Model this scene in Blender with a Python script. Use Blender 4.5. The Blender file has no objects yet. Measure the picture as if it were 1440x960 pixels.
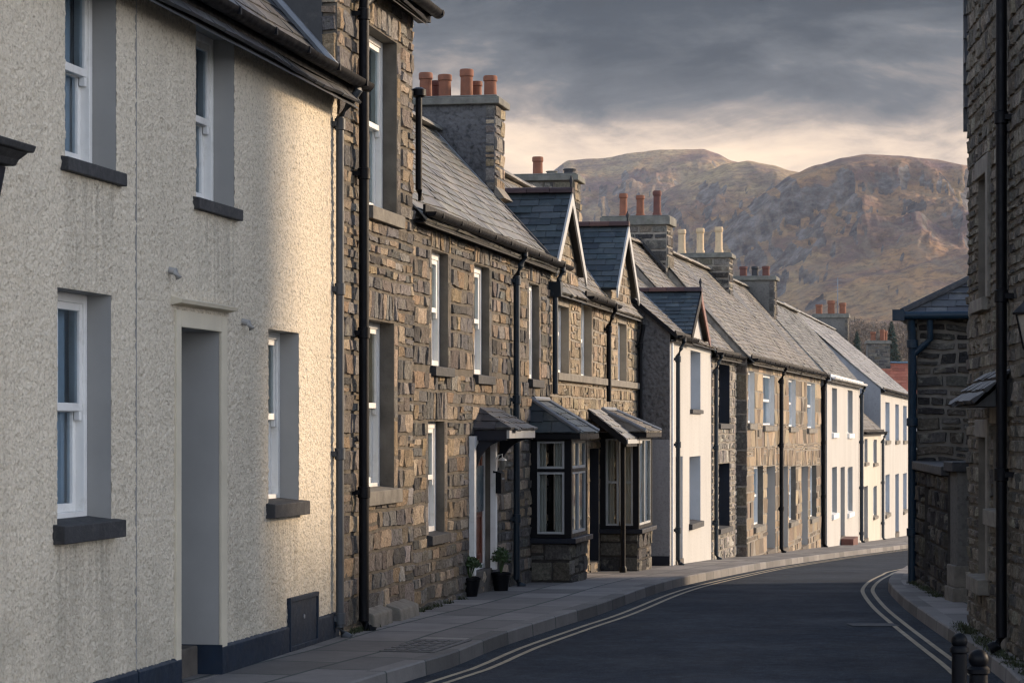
import bpy, bmesh, math, random
from mathutils import Vector, Matrix, noise
R = math.radians
rnd = random.Random(11)
C = bpy.context.scene.collection
F = 3500.0; CU = 720.0; HV = 600.0; EYE = 1.72       # lens in photo pixels, eye height in metres
scene = bpy.context.scene

def gz(Y):                                            # fall of the street away from the camera
    Y = min(Y, 115.0)
    x = (Y - 26.5) / 2.0
    return -0.036 * 2.0 * (math.log1p(math.exp(x)) if x < 30 else x)

def on_ground(u, v):
    lo, hi = 3.0, 140.0
    for _ in range(60):
        m = (lo + hi) / 2
        if EYE - (v - HV) * m / F > gz(m): lo = m
        else: hi = m
    return Vector(((u - CU) * lo / F, lo))

# ------------------------------------------------------------------ materials
MATS = {}
def nodes_of(name):
    m = bpy.data.materials.new(name); m.use_nodes = True
    nt = m.node_tree; b = nt.nodes['Principled BSDF']
    return m, nt, b
def N(nt, typ, **kw):
    n = nt.nodes.new(typ)
    for k, v in kw.items():
        if k.startswith('i_'): n.inputs[k[2:].replace('_', ' ')].default_value = v
        elif k.startswith('n_'): n.inputs[int(k[2:])].default_value = v
        else: setattr(n, k, v)
    return n
def lk(nt, a, b): nt.links.new(a, b)
def ramp(nt, fac, stops):
    r = nt.nodes.new('ShaderNodeValToRGB'); cr = r.color_ramp
    while len(cr.elements) < len(stops): cr.elements.new(0.5)
    for e, (p, c) in zip(cr.elements, stops):
        e.position = p; e.color = (c[0], c[1], c[2], 1) if hasattr(c, '__len__') else (c, c, c, 1)
    lk(nt, fac, r.inputs[0]); return r.outputs[0]
def mix(nt, fac, a, b, mode='MIX'):
    n = nt.nodes.new('ShaderNodeMix'); n.data_type = 'RGBA'; n.blend_type = mode
    for s, v in ((n.inputs[0], fac), (n.inputs[6], a), (n.inputs[7], b)):
        if hasattr(v, 'is_linked'): lk(nt, v, s)
        elif hasattr(v, '__len__'): s.default_value = (v[0], v[1], v[2], 1)
        else: s.default_value = v
    return n.outputs[2]
def tex(nt, scale, detail=4, rough=0.55, vec=None, stretch=None, dist=0.0):
    n = N(nt, 'ShaderNodeTexNoise', i_Scale=scale, i_Detail=detail, i_Roughness=rough, i_Distortion=dist)
    if vec is None:
        vec = nt.nodes.new('ShaderNodeTexCoord').outputs['Object']
    if stretch:
        mp = nt.nodes.new('ShaderNodeMapping'); mp.inputs['Scale'].default_value = stretch
        lk(nt, vec, mp.inputs[0]); vec = mp.outputs[0]
    lk(nt, vec, n.inputs['Vector']); return n.outputs[0]
def bump(nt, b, h, dist, strength=1.0):
    n = nt.nodes.new('ShaderNodeBump'); n.inputs['Distance'].default_value = dist; n.inputs['Strength'].default_value = strength
    lk(nt, h, n.inputs['Height'])
    src = b.inputs['Normal'].links[0].from_socket if b.inputs['Normal'].is_linked else None
    if src: lk(nt, src, n.inputs['Normal'])
    lk(nt, n.outputs[0], b.inputs['Normal'])

def m_rough(name, col, dark, grain=38, dist=0.012, streak=0.5):
    m, nt, b = nodes_of(name); b.inputs['Roughness'].default_value = 0.95; b.inputs['Specular IOR Level'].default_value = 0.15
    big = tex(nt, 0.8, 5, 0.6, stretch=(1.2, 1, 0.45))
    fine = tex(nt, grain * 0.7, 3, 0.6)
    pit = ramp(nt, fine, [(0.34, dark), (0.50, col)])
    weather = ramp(nt, big, [(0.35, tuple(c * 0.80 for c in col)), (0.62, tuple(min(c * 1.06, 1) for c in col))])
    c = mix(nt, 0.42, pit, weather)
    st = tex(nt, 3.0, 4, 0.6, stretch=(2.5, 1, 0.12))
    c = mix(nt, ramp(nt, st, [(0.45, 0.0), (0.75, streak)]), c, tuple(x * 0.62 for x in col))
    lk(nt, c, b.inputs['Base Color'])
    vo = N(nt, 'ShaderNodeTexVoronoi', i_Scale=grain); vo.feature = 'SMOOTH_F1'
    lk(nt, nt.nodes.new('ShaderNodeTexCoord').outputs['Object'], vo.inputs['Vector'])
    bump(nt, b, vo.outputs[0], dist, 0.7)
    bump(nt, b, tex(nt, grain * 2.2, 4, 0.65), dist * 0.5, 0.8)
    MATS[name] = m; return m

def m_attr(name, rough=0.9, grain=22.0, amt=0.5, dist=0.012, spec=0.2, streak=None, lichen=0.0):
    """surface whose base tint differs piece by piece (stone by stone, slate by slate)"""
    m, nt, b = nodes_of(name); b.inputs['Roughness'].default_value = rough; b.inputs['Specular IOR Level'].default_value = spec
    a = N(nt, 'ShaderNodeAttribute', attribute_name='Col').outputs['Color']
    n1 = tex(nt, grain, 6, 0.65, stretch=streak)
    c = mix(nt, amt, a, ramp(nt, n1, [(0.28, 0.25), (0.5, 0.5), (0.72, 0.82)]), 'OVERLAY')
    if lichen:
        l = ramp(nt, tex(nt, 5.0, 6, 0.7), [(0.56, 0.0), (0.70, lichen)])
        c = mix(nt, l, c, (0.30, 0.28, 0.22))
        l2 = ramp(nt, tex(nt, 2.3, 5, 0.7), [(0.55, 0.0), (0.72, lichen)])
        c = mix(nt, l2, c, (0.05, 0.045, 0.04))
    lk(nt, c, b.inputs['Base Color'])
    bump(nt, b, tex(nt, grain * 1.4, 6, 0.68), dist, 0.9)
    MATS[name] = m; return m

def m_plain(name, col, rough=0.5, var=0.25, scale=6.0, dist=0.0, spec=0.4, dirt=None):
    m, nt, b = nodes_of(name); b.inputs['Roughness'].default_value = rough; b.inputs['Specular IOR Level'].default_value = spec
    n = tex(nt, scale, 5, 0.62)
    c = ramp(nt, n, [(0.3, tuple(x * (1 - var) for x in col)), (0.7, tuple(min(1, x * (1 + var * 0.5)) for x in col))])
    if dirt:
        c = mix(nt, ramp(nt, tex(nt, scale * 1.7, 6, 0.7), [(0.52, 0.0), (0.72, 0.6)]), c, dirt)
    lk(nt, c, b.inputs['Base Color'])
    lk(nt, ramp(nt, tex(nt, scale * 2, 4), [(0.3, max(rough - .1, .03)), (0.7, min(rough + .15, 1))]), b.inputs['Roughness'])
    if dist: bump(nt, b, tex(nt, scale * 5, 5, 0.65), dist, 0.8)
    MATS[name] = m; return m

m_rough('cream_roughcast', (0.67, 0.595, 0.475), (0.34, 0.295, 0.225), 54, 0.018, 0.3)
m_rough('white_render', (0.44, 0.425, 0.395), (0.33, 0.317, 0.292), 45, 0.004, 0.25)
m_rough('pale_cream_render', (0.50, 0.465, 0.395), (0.42, 0.39, 0.33), 45, 0.004, 0.25)
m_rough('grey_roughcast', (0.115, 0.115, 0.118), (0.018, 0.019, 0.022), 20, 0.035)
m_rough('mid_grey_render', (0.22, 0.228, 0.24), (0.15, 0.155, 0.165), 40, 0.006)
m_rough('pier_render', (0.13, 0.125, 0.115), (0.07, 0.068, 0.065), 30, 0.008)
m_attr('stone', 0.92, 30, 0.85, 0.035, 0.2, lichen=0.7)
m_attr('ashlar', 0.9, 16, 0.4, 0.006, 0.2, lichen=0.25)
m_attr('slate', 0.62, 14, 0.35, 0.004, 0.35, streak=(1, 1, 1), lichen=0.22)
m_attr('clay', 0.8, 14, 0.3, 0.003, 0.3)
m_plain('mortar', (0.13, 0.115, 0.095), 0.95, 0.45, 7, 0.012, 0.1)
m_plain('pale_mortar', (0.24, 0.215, 0.18), 0.95, 0.4, 7, 0.012, 0.1)
m_plain('grey_mortar', (0.17, 0.158, 0.138), 0.95, 0.35, 7, 0.012, 0.1)
m_plain('dark_mortar', (0.055, 0.050, 0.046), 0.95, 0.4, 7, 0.012, 0.1)
m_plain('reveal_grey', (0.30, 0.295, 0.28), 0.8, 0.12, 2)
m_plain('reveal_stone', (0.13, 0.115, 0.095), 0.9, 0.4, 5, 0.006)
m_plain('reveal_buff', (0.34, 0.28, 0.205), 0.9, 0.25, 5, 0.004)
m_plain('reveal_white', (0.66, 0.64, 0.60), 0.7, 0.12, 3)
m_plain('reveal_blue', (0.42, 0.44, 0.47), 0.7, 0.12, 3)
m_plain('navy_paint', (0.008, 0.011, 0.02), 0.5, 0.3, 5, spec=0.25)
m_plain('plinth_paint', (0.009, 0.018, 0.034), 0.65, 0.35, 8, 0.004, spec=0.25, dirt=(0.02, 0.028, 0.04))
m_plain('black_paint', (0.0028, 0.0034, 0.0055), 0.5, 0.3, 8, 0.001, spec=0.15)
m_plain('blue_pipe', (0.008, 0.024, 0.042), 0.45, 0.25, 9, 0.001, spec=0.3)
m_plain('teal_pipe', (0.008, 0.017, 0.027), 0.45, 0.25, 9, 0.001, spec=0.3)
m_plain('grey_pipe', (0.045, 0.053, 0.062), 0.55, 0.3, 9, 0.001)
m_plain('white_paint', (0.74, 0.73, 0.70), 0.42, 0.08, 4, dirt=(0.5, 0.48, 0.43))
m_plain('slate_sill', (0.030, 0.031, 0.034), 0.75, 0.35, 9, 0.004, dirt=(0.085, 0.08, 0.075))
m_plain('stone_sill', (0.17, 0.155, 0.13), 0.9, 0.4, 8, 0.008, dirt=(0.08, 0.075, 0.065))
m_plain('step_stone', (0.09, 0.078, 0.066), 0.9, 0.4, 8, 0.008)
m_plain('lead', (0.20, 0.215, 0.235), 0.5, 0.25, 6, 0.002)
m_plain('barge_paint', (0.36, 0.365, 0.36), 0.5, 0.15, 5, dirt=(0.28, 0.28, 0.26))
m_plain('red_paint', (0.16, 0.065, 0.055), 0.5, 0.2, 5)
m_plain('door_red', (0.16, 0.050, 0.028), 0.4, 0.25, 5)
m_plain('door_blue', (0.03, 0.06, 0.085), 0.35, 0.2, 5)
m_plain('door_grey', (0.33, 0.33, 0.32), 0.45, 0.12, 5)
m_plain('cream_paint', (0.56, 0.50, 0.385), 0.7, 0.12, 4)
m_plain('curtain', (0.40, 0.48, 0.55), 0.9, 0.1, 4)
m_plain('net_curtain', (0.72, 0.71, 0.68), 0.9, 0.08, 4)
m_plain('warm_curtain', (0.46, 0.40, 0.31), 0.9, 0.15, 4)
m_plain('cap_stone', (0.15, 0.145, 0.125), 0.92, 0.4, 6, 0.01, dirt=(0.07, 0.08, 0.045))
m_plain('terracotta', (0.20, 0.080, 0.046), 0.85, 0.28, 9, 0.003, dirt=(0.12, 0.06, 0.04))
m_plain('dark_terracotta', (0.11, 0.045, 0.035), 0.85, 0.28, 9, 0.003)
m_plain('cream_pot', (0.50, 0.37, 0.225), 0.8, 0.15, 8, 0.003, dirt=(0.3, 0.24, 0.15))
m_plain('soil', (0.03, 0.022, 0.016), 1, 0.3, 20, 0.01)
m_plain('leaf', (0.045, 0.075, 0.025), 0.6, 0.5, 14)
m_plain('conifer_leaf', (0.028, 0.048, 0.036), 0.8, 0.4, 0.8)
m_plain('bark', (0.06, 0.045, 0.032), 0.95, 0.3, 5)
m_plain('twig', (0.115, 0.090, 0.070), 0.95, 0.5, 0.05)
m_plain('weed', (0.04, 0.05, 0.02), 0.8, 0.4, 9)
m_plain('iron_cover', (0.07, 0.07, 0.07), 0.6, 0.3, 20, 0.006)
m_plain('lamp_metal', (0.002, 0.0025, 0.004), 0.5, 0.3, 8, spec=0.12)
m_plain('lamp_glass', (0.20, 0.19, 0.165), 0.25, 0.1, 8)
m_plain('earth', (0.085, 0.080, 0.050), 1.0, 0.4, 0.3, 0.02)
m_plain('yellow_line', (0.33, 0.28, 0.195), 0.85, 0.3, 7, dirt=(0.06, 0.055, 0.05))
m_plain('faded_white', (0.05, 0.052, 0.055), 0.85, 0.3, 5, dirt=(0.06, 0.06, 0.06))

def m_glass():
    m, nt, b = nodes_of('glass'); nt.nodes.remove(b)
    out = [n for n in nt.nodes if n.type == 'OUTPUT_MATERIAL'][0]
    g = N(nt, 'ShaderNodeBsdfGlossy', i_Roughness=0.03); g.inputs[0].default_value = (0.78, 0.86, 0.92, 1)
    t = N(nt, 'ShaderNodeBsdfTransparent'); t.inputs[0].default_value = (0.72, 0.80, 0.86, 1)
    f = N(nt, 'ShaderNodeFresnel', i_IOR=1.5)
    bp = N(nt, 'ShaderNodeBump'); bp.inputs['Distance'].default_value = 0.01; bp.inputs['Strength'].default_value = 0.25
    lk(nt, tex(nt, 1.6, 2), bp.inputs['Height']); lk(nt, bp.outputs[0], g.inputs['Normal'])
    x = nt.nodes.new('ShaderNodeMixShader')
    lk(nt, f.outputs[0], x.inputs[0]); lk(nt, t.outputs[0], x.inputs[1]); lk(nt, g.outputs[0], x.inputs[2])
    lk(nt, x.outputs[0], out.inputs[0]); MATS['glass'] = m
m_glass()

def m_asphalt():
    m, nt, b = nodes_of('asphalt')
    c = ramp(nt, tex(nt, 0.55, 6, 0.6), [(0.33, (0.011, 0.017, 0.026)), (0.66, (0.022, 0.031, 0.043))])
    sp = N(nt, 'ShaderNodeTexVoronoi', i_Scale=95.0)
    lk(nt, nt.nodes.new('ShaderNodeTexCoord').outputs['Object'], sp.inputs['Vector'])
    c = mix(nt, ramp(nt, sp.outputs['Color'], [(0.55, 0.0), (0.95, 0.55)]), c, (0.075, 0.08, 0.088))
    # worn wheel tracks follow the lane
    uv = nt.nodes.new('ShaderNodeUVMap').outputs[0]
    s = nt.nodes.new('ShaderNodeSeparateXYZ'); lk(nt, uv, s.inputs[0])
    tr = N(nt, 'ShaderNodeMath', operation='SINE'); mu = N(nt, 'ShaderNodeMath', operation='MULTIPLY', n_1=3.9)
    lk(nt, s.outputs[1], mu.inputs[0]); lk(nt, mu.outputs[0], tr.inputs[0])
    c = mix(nt, ramp(nt, tr.outputs[0], [(0.2, 0.0), (1.0, 0.30)]), c, (0.024, 0.029, 0.037))
    c = mix(nt, 0.55, c, ramp(nt, tex(nt, 7.0, 7, 0.75), [(0.3, 0.15), (0.5, 0.5), (0.7, 0.88)]), 'OVERLAY')
    c = mix(nt, ramp(nt, tex(nt, 1.0, 5, 0.65, uv, (0.25, 5.0, 1)), [(0.52, 0.0), (0.68, 0.30)]), c, (0.034, 0.039, 0.047))
    cr = N(nt, 'ShaderNodeTexVoronoi', i_Scale=0.55); cr.feature = 'DISTANCE_TO_EDGE'
    wob = N(nt, 'ShaderNodeVectorMath', operation='ADD')
    nz = N(nt, 'ShaderNodeTexNoise', i_Scale=1.5, i_Detail=5)
    oc = nt.nodes.new('ShaderNodeTexCoord').outputs['Object']; lk(nt, oc, nz.inputs['Vector'])
    lk(nt, oc, wob.inputs[0]); lk(nt, nz.outputs['Color'], wob.inputs[1]); lk(nt, wob.outputs[0], cr.inputs['Vector'])
    c = mix(nt, ramp(nt, cr.outputs[0], [(0.0, 0.6), (0.012, 0.0)]), c, (0.018, 0.018, 0.02))
    lk(nt, c, b.inputs['Base Color'])
    lk(nt, ramp(nt, tex(nt, 0.9, 5), [(0.3, 0.75), (0.7, 0.95)]), b.inputs['Roughness'])
    b.inputs['Specular IOR Level'].default_value = 0.10
    bump(nt, b, sp.outputs['Distance'], 0.006, 0.7)
    MATS['asphalt'] = m
m_asphalt()
def m_flags(name, bw, rh, col, mortar, dist=0.01, squash=1.0):
    m, nt, b = nodes_of(name); b.inputs['Roughness'].default_value = 0.8
    uv = nt.nodes.new('ShaderNodeUVMap').outputs[0]
    nz = N(nt, 'ShaderNodeTexNoise', i_Scale=2.0, i_Detail=3); lk(nt, uv, nz.inputs['Vector'])
    w = N(nt, 'ShaderNodeVectorMath', operation='MULTIPLY_ADD'); w.inputs[1].default_value = (0.02,) * 3
    lk(nt, nz.outputs['Color'], w.inputs[0]); lk(nt, uv, w.inputs[2])
    br = N(nt, 'ShaderNodeTexBrick', i_Scale=1.0, i_Mortar_Size=0.016, i_Mortar_Smooth=0.2, i_Bias=0.0, i_Brick_Width=bw, i_Row_Height=rh)
    br.offset = 0.5
    br.inputs['Color1'].default_value = (*[x * 0.6 for x in col], 1); br.inputs['Color2'].default_value = (*[x * 1.4 for x in col], 1)
    br.inputs['Mortar'].default_value = (*mortar, 1); lk(nt, w.outputs[0], br.inputs['Vector'])
    c = mix(nt, 0.6, br.outputs['Color'], ramp(nt, tex(nt, 2.5, 6, 0.7), [(0.3, 0.3), (0.5, 0.5), (0.72, 0.72)]), 'OVERLAY')
    lk(nt, c, b.inputs['Base Color'])
    inv = N(nt, 'ShaderNodeMath', operation='SUBTRACT', n_0=1.0); lk(nt, br.outputs['Fac'], inv.inputs[1])
    bump(nt, b, inv.outputs[0], dist, 0.8); bump(nt, b, tex(nt, 30, 5, 0.65), 0.006, 0.7)
    MATS[name] = m
m_flags('flagstone', 0.95, 0.55, (0.135, 0.125, 0.118), (0.020, 0.034, 0.030))
m_flags('kerbstone', 0.9, 3.0, (0.105, 0.098, 0.092), (0.04, 0.048, 0.045))

def m_hill():
    m, nt, b = nodes_of('hillside'); b.inputs['Roughness'].default_value = 1.0; b.inputs['Specular IOR Level'].default_value = 0.05
    oc = nt.nodes.new('ShaderNodeTexCoord').outputs['Object']
    n1 = tex(nt, 0.0035, 8, 0.62, oc, (1, 0.6, 2.0)); n2 = tex(nt, 0.011, 8, 0.66, oc, (1, 0.6, 2.2)); n3 = tex(nt, 0.035, 6, 0.7, oc, (1, 0.6, 1.5))
    c = ramp(nt, n1, [(0.36, (0.24, 0.165, 0.165)), (0.45, (0.42, 0.27, 0.165)), (0.52, (0.47, 0.35, 0.20)), (0.60, (0.33, 0.25, 0.155)), (0.68, (0.29, 0.19, 0.165))])
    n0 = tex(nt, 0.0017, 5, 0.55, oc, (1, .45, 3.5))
    c = mix(nt, ramp(nt, n0, [(0.47, 0.0), (0.60, 0.85)]), c, (0.44, 0.26, 0.135))  # orange bracken tone, with a sunlit look put into the colour
    c = mix(nt, ramp(nt, n2, [(0.47, 0.0), (0.60, 0.8)]), c, (0.145, 0.105, 0.115))
    c = mix(nt, ramp(nt, n3, [(0.50, 0.0), (0.64, 0.5)]), c, (0.26, 0.225, 0.16))
    g = N(nt, 'ShaderNodeNewGeometry'); s = nt.nodes.new('ShaderNodeSeparateXYZ'); lk(nt, g.outputs['Normal'], s.inputs[0])
    ad = N(nt, 'ShaderNodeMath', operation='MULTIPLY_ADD', n_1=0.35); lk(nt, n2, ad.inputs[0]); lk(nt, s.outputs[2], ad.inputs[2])
    rock = ramp(nt, ad.outputs[0], [(0.97, 1.0), (1.10, 0.0)])
    c = mix(nt, rock, c, ramp(nt, n3, [(0.40, (0.05, 0.054, 0.066)), (0.62, (0.25, 0.24, 0.23))]))
    n4 = tex(nt, 0.10, 7, 0.75, oc, (1, .7, 1.2)); n5 = tex(nt, 0.03, 6, 0.7, oc, (2.2, .25, .35))
    c = mix(nt, ramp(nt, n4, [(0.46, 0.0), (0.60, 0.65)]), c, (0.115, 0.088, 0.078))
    c = mix(nt, ramp(nt, n5, [(0.52, 0.0), (0.66, 0.5)]), c, (0.30, 0.245, 0.185))
    lk(nt, c, b.inputs['Base Color'])
    bump(nt, b, n3, 12.0, 1.0); bump(nt, b, n4, 6.0, 1.0)
    MATS['hillside'] = m
m_hill()

# ------------------------------------------------------------------ mesh building
class MB:
    def __init__(s): s.v = []; s.f = []; s.c = []; s.uv = None
    def add(s, vs, fs, col=None):
        n = len(s.v); s.v += [tuple(p) for p in vs]
        for f in fs: s.f.append([n + i for i in f]); s.c.append(col)
    def quad(s, a, b, c, d, col=None): s.add((a, b, c, d), ((0, 1, 2, 3),), col)
    def poly(s, pts, col=None): s.add(pts, (tuple(range(len(pts))),), col)
    def box(s, x0, x1, y0, y1, z0, z1, col=None):
        s.add([(x, y, z) for z in (z0, z1) for y in (y0, y1) for x in (x0, x1)],
              ((0, 2, 3, 1), (4, 5, 7, 6), (0, 1, 5, 4), (2, 6, 7, 3), (0, 4, 6, 2), (1, 3, 7, 5)), col)
    def prism(s, prof, p, axis, col=None):
        """closed profile (list of 3-D points) swept by the vector axis"""
        n = len(prof); a = [Vector(q) + Vector(p) for q in prof]; bb = [q + Vector(axis) for q in a]
        s.add(a + bb, [tuple(range(n)), tuple(range(2 * n - 1, n - 1, -1))] + [(i, i + n, (i + 1) % n + n, (i + 1) % n) for i in range(n)], col)
    def tube(s, pts, r, n=10, cap=True):
        pts = [Vector(p) for p in pts]; rings = []
        for i, p in enumerate(pts):
            d = (pts[min(i + 1, len(pts) - 1)] - pts[max(i - 1, 0)]).normalized()
            a = d.orthogonal().normalized() if abs(d.z) < 0.95 else Vector((1, 0, 0)); a = (a - d * a.dot(d)).normalized(); bb = d.cross(a)
            rr = r[i] if hasattr(r, '__len__') else r
            rings.append([p + (a * math.cos(2 * math.pi * k / n) + bb * math.sin(2 * math.pi * k / n)) * rr for k in range(n)])
        fs = [(i * n + k, i * n + (k + 1) % n, (i + 1) * n + (k + 1) % n, (i + 1) * n + k) for i in range(len(pts) - 1) for k in range(n)]
        if cap: fs += [tuple(range(n - 1, -1, -1)), tuple(range((len(pts) - 1) * n, len(pts) * n))]
        s.add([q for r_ in rings for q in r_], fs)
    def lathe(s, c, prof, n=16):
        """prof: (radius, z) bottom to top"""
        vs = [(c[0] + r * math.cos(2 * math.pi * k / n), c[1] + r * math.sin(2 * math.pi * k / n), c[2] + z) for r, z in prof for k in range(n)]
        fs = [(i * n + k, i * n + (k + 1) % n, (i + 1) * n + (k + 1) % n, (i + 1) * n + k) for i in range(len(prof) - 1) for k in range(n)]
        fs += [tuple(range(n - 1, -1, -1)), tuple(range((len(prof) - 1) * n, len(prof) * n))]
        s.add(vs, fs)
    def build(s, name, mat, parent=None, smooth=False, bevel=0.0):
        me = bpy.data.meshes.new(name); me.from_pydata(s.v, [], s.f); me.update()
        if any(c is not None for c in s.c):
            ca = me.color_attributes.new('Col', 'FLOAT_COLOR', 'CORNER'); buf = []
            for p, c in zip(me.polygons, s.c):
                c = c or (0.2, 0.2, 0.2); buf += [c[0], c[1], c[2], 1.0] * p.loop_total
            ca.data.foreach_set('color', buf)
        if s.uv:
            ul = me.uv_layers.new(name='UVMap'); buf = []
            for p in me.polygons:
                for vi in p.vertices: buf += list(s.uv[vi])
            ul.data.foreach_set('uv', buf)
        me.materials.append(MATS[mat])
        if smooth is True: me.polygons.foreach_set('use_smooth', [True] * len(me.polygons))
        o = bpy.data.objects.new(name, me); C.objects.link(o)
        if parent: o.parent = parent
        if smooth == 'auto':
            me.polygons.foreach_set('use_smooth', [True] * len(me.polygons)); me.set_sharp_from_angle(angle=R(38))
        if bevel:
            bv = o.modifiers.new('bevel', 'BEVEL'); bv.width = bevel; bv.segments = 2; bv.limit_method = 'ANGLE'
        return o

def tag(o, label=None, cat=None, group=None, kind=None):
    if label: o['label'] = label
    if cat: o['category'] = cat
    if group: o['group'] = group
    if kind: o['kind'] = kind
    return o
def empty(name, loc, rz=0.0):
    o = bpy.data.objects.new(name, None); o.empty_display_size = 0.2; C.objects.link(o)
    o.location = loc; o.rotation_euler = (0, 0, rz); return o

def pick(pal, var=0.26):
    c = pal[rnd.randrange(len(pal))]; k = 1 + rnd.uniform(-var, var)
    return tuple(max(0.004, x * k * (1 + rnd.uniform(-0.03, 0.03))) for x in c)

def subtract(a, b, cuts):
    segs = [(a, b)]
    for c0, c1 in cuts:
        out = []
        for s0, s1 in segs:
            if c1 <= s0 or c0 >= s1: out.append((s0, s1)); continue
            if c0 > s0: out.append((s0, c0))
            if c1 < s1: out.append((c1, s1))
        segs = out
    return [s for s in segs if s[1] - s[0] > 0.03]

def one_stone(mb, fm, a0, a1, b0, b1, h, col, joint, n=3, rough=0.4):
    j = joint * rnd.uniform(0.5, 1.0)
    a0 += j; a1 -= j; b0 += j; b1 -= j
    w, hh = a1 - a0, b1 - b0
    if w < 0.02 or hh < 0.02: return
    e = min(0.015, w * 0.2, hh * 0.2)
    na = max(2, min(7, int(w / 0.055))) if n > 2 else 2
    nb = max(2, min(4, int(hh / 0.05))) if n > 2 else 2
    xs = [a0] + [a0 + e + (w - 2 * e) * i / (na - 1) for i in range(na)] + [a1]
    ys = [b0] + [b0 + e + (hh - 2 * e) * i / (nb - 1) for i in range(nb)] + [b1]
    tx, ty = rnd.uniform(-0.05, 0.05), rnd.uniform(-0.06, 0.06)
    H = h * rnd.uniform(0.55, 1.25); vs = []; X, Y = len(xs), len(ys)
    cx, cy = (a0 + a1) / 2, (b0 + b1) / 2
    for jj, y in enumerate(ys):
        for ii, x in enumerate(xs):
            edge = ii in (0, X - 1) or jj in (0, Y - 1)
            corner = ii in (0, X - 1) and jj in (0, Y - 1)
            jx, jy = rnd.uniform(-1, 1) * e * 0.45, rnd.uniform(-1, 1) * e * 0.45
            if corner: x += (cx - x) / max(w, .01) * e * 1.1; y += (cy - y) / max(hh, .01) * e * 1.1
            z = -0.004 if edge else H + (x - cx) * tx + (y - cy) * ty + rnd.uniform(-1, 1) * h * rough
            vs.append(fm(x + jx, y + jy, z))
    mb.add(vs, [(jj * X + ii, jj * X + ii + 1, (jj + 1) * X + ii + 1, (jj + 1) * X + ii) for jj in range(Y - 1) for ii in range(X - 1)], col)

def lay_stones(mb, fm, a0, a1, b0, b1, holes, pal, hs=(0.13, 0.24), ls=(0.22, 0.6), h=0.025, joint=0.009, n=3, snecks=0.18, rough=0.4):
    """irregular courses of stone over a rectangle, keeping clear of the holes (a0,a1,b0,b1)"""
    lv = sorted({b0, b1, *[x for q in holes for x in q[2:4] if b0 < x < b1]})
    for z0, z1 in zip(lv, lv[1:]):
        cuts = [(q[0], q[1]) for q in holes if q[2] < z1 - 1e-4 and q[3] > z0 + 1e-4]
        nc = max(1, round((z1 - z0) / rnd.uniform(*hs)))
        bs = [z0]; wts = [rnd.uniform(0.7, 1.35) for _ in range(nc)]
        for w in wts: bs.append(bs[-1] + (z1 - z0) * w / sum(wts))
        for c0, c1 in zip(bs, bs[1:]):
            for s0, s1 in subtract(a0, a1, cuts):
                x = s0
                while x < s1 - 1e-4:
                    L = rnd.uniform(*ls)
                    if s1 - (x + L) < ls[0] * 0.6: L = s1 - x
                    if L > ls[1] * 1.5: L = L / 2
                    if rnd.random() < snecks and c1 - c0 > 0.13:
                        m = c0 + (c1 - c0) * rnd.uniform(0.35, 0.65)
                        one_stone(mb, fm, x, x + L, c0, m, h, pick(pal), joint, n, rough); one_stone(mb, fm, x, x + L, m, c1, h, pick(pal), joint, n, rough)
                    else:
                        one_stone(mb, fm, x, x + L, c0, c1, h, pick(pal), joint, n, rough)
                    x += L

P_BROWN = [(0.235, 0.185, 0.135), (0.15, 0.128, 0.107), (0.30, 0.238, 0.172), (0.10, 0.093, 0.087), (0.185, 0.163, 0.142), (0.14, 0.135, 0.13), (0.25, 0.185, 0.12), (0.21, 0.195, 0.178)]
P_BUFF = [(0.30, 0.235, 0.16), (0.25, 0.20, 0.14), (0.34, 0.27, 0.185), (0.20, 0.165, 0.12)]
P_SAND = [(0.25, 0.192, 0.13), (0.205, 0.16, 0.112), (0.165, 0.13, 0.095), (0.115, 0.096, 0.077), (0.28, 0.222, 0.155)]
P_PALE = [(0.28, 0.255, 0.22), (0.20, 0.182, 0.16), (0.33, 0.30, 0.255), (0.15, 0.137, 0.12)]
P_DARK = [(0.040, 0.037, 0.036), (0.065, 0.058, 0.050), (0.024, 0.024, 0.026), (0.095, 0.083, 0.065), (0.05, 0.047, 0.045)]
P_GREY = [(0.105, 0.098, 0.087), (0.075, 0.071, 0.066), (0.14, 0.128, 0.108), (0.055, 0.053, 0.052), (0.12, 0.104, 0.08)]
S_WARM = [(0.132, 0.127, 0.112), (0.110, 0.108, 0.099), (0.155, 0.147, 0.126), (0.088, 0.087, 0.081)]
S_BLUE = [(0.038, 0.052, 0.060), (0.052, 0.065, 0.072), (0.026, 0.036, 0.043)]
S_DARK = [(0.05, 0.052, 0.057), (0.065, 0.066, 0.07), (0.04, 0.042, 0.046)]
S_PALE = [(0.20, 0.195, 0.185), (0.175, 0.172, 0.168), (0.225, 0.215, 0.20)]
S_BROWN = [(0.142, 0.124, 0.100), (0.118, 0.106, 0.089), (0.165, 0.145, 0.114), (0.092, 0.085, 0.074)]
S_RED = [(0.30, 0.10, 0.06), (0.25, 0.085, 0.055), (0.34, 0.125, 0.075)]
S_RIDGE = [(0.075, 0.042, 0.038), (0.055, 0.038, 0.038), (0.10, 0.052, 0.042)]

def span(poly, v):
    """x-interval of a convex 2-D polygon at height v"""
    xs = []
    for (x0, y0), (x1, y1) in zip(poly, poly[1:] + poly[:1]):
        if (y0 - v) * (y1 - v) <= 0 and abs(y1 - y0) > 1e-9: xs.append(x0 + (x1 - x0) * (v - y0) / (y1 - y0))
    return (min(xs), max(xs)) if len(xs) > 1 else None

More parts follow.
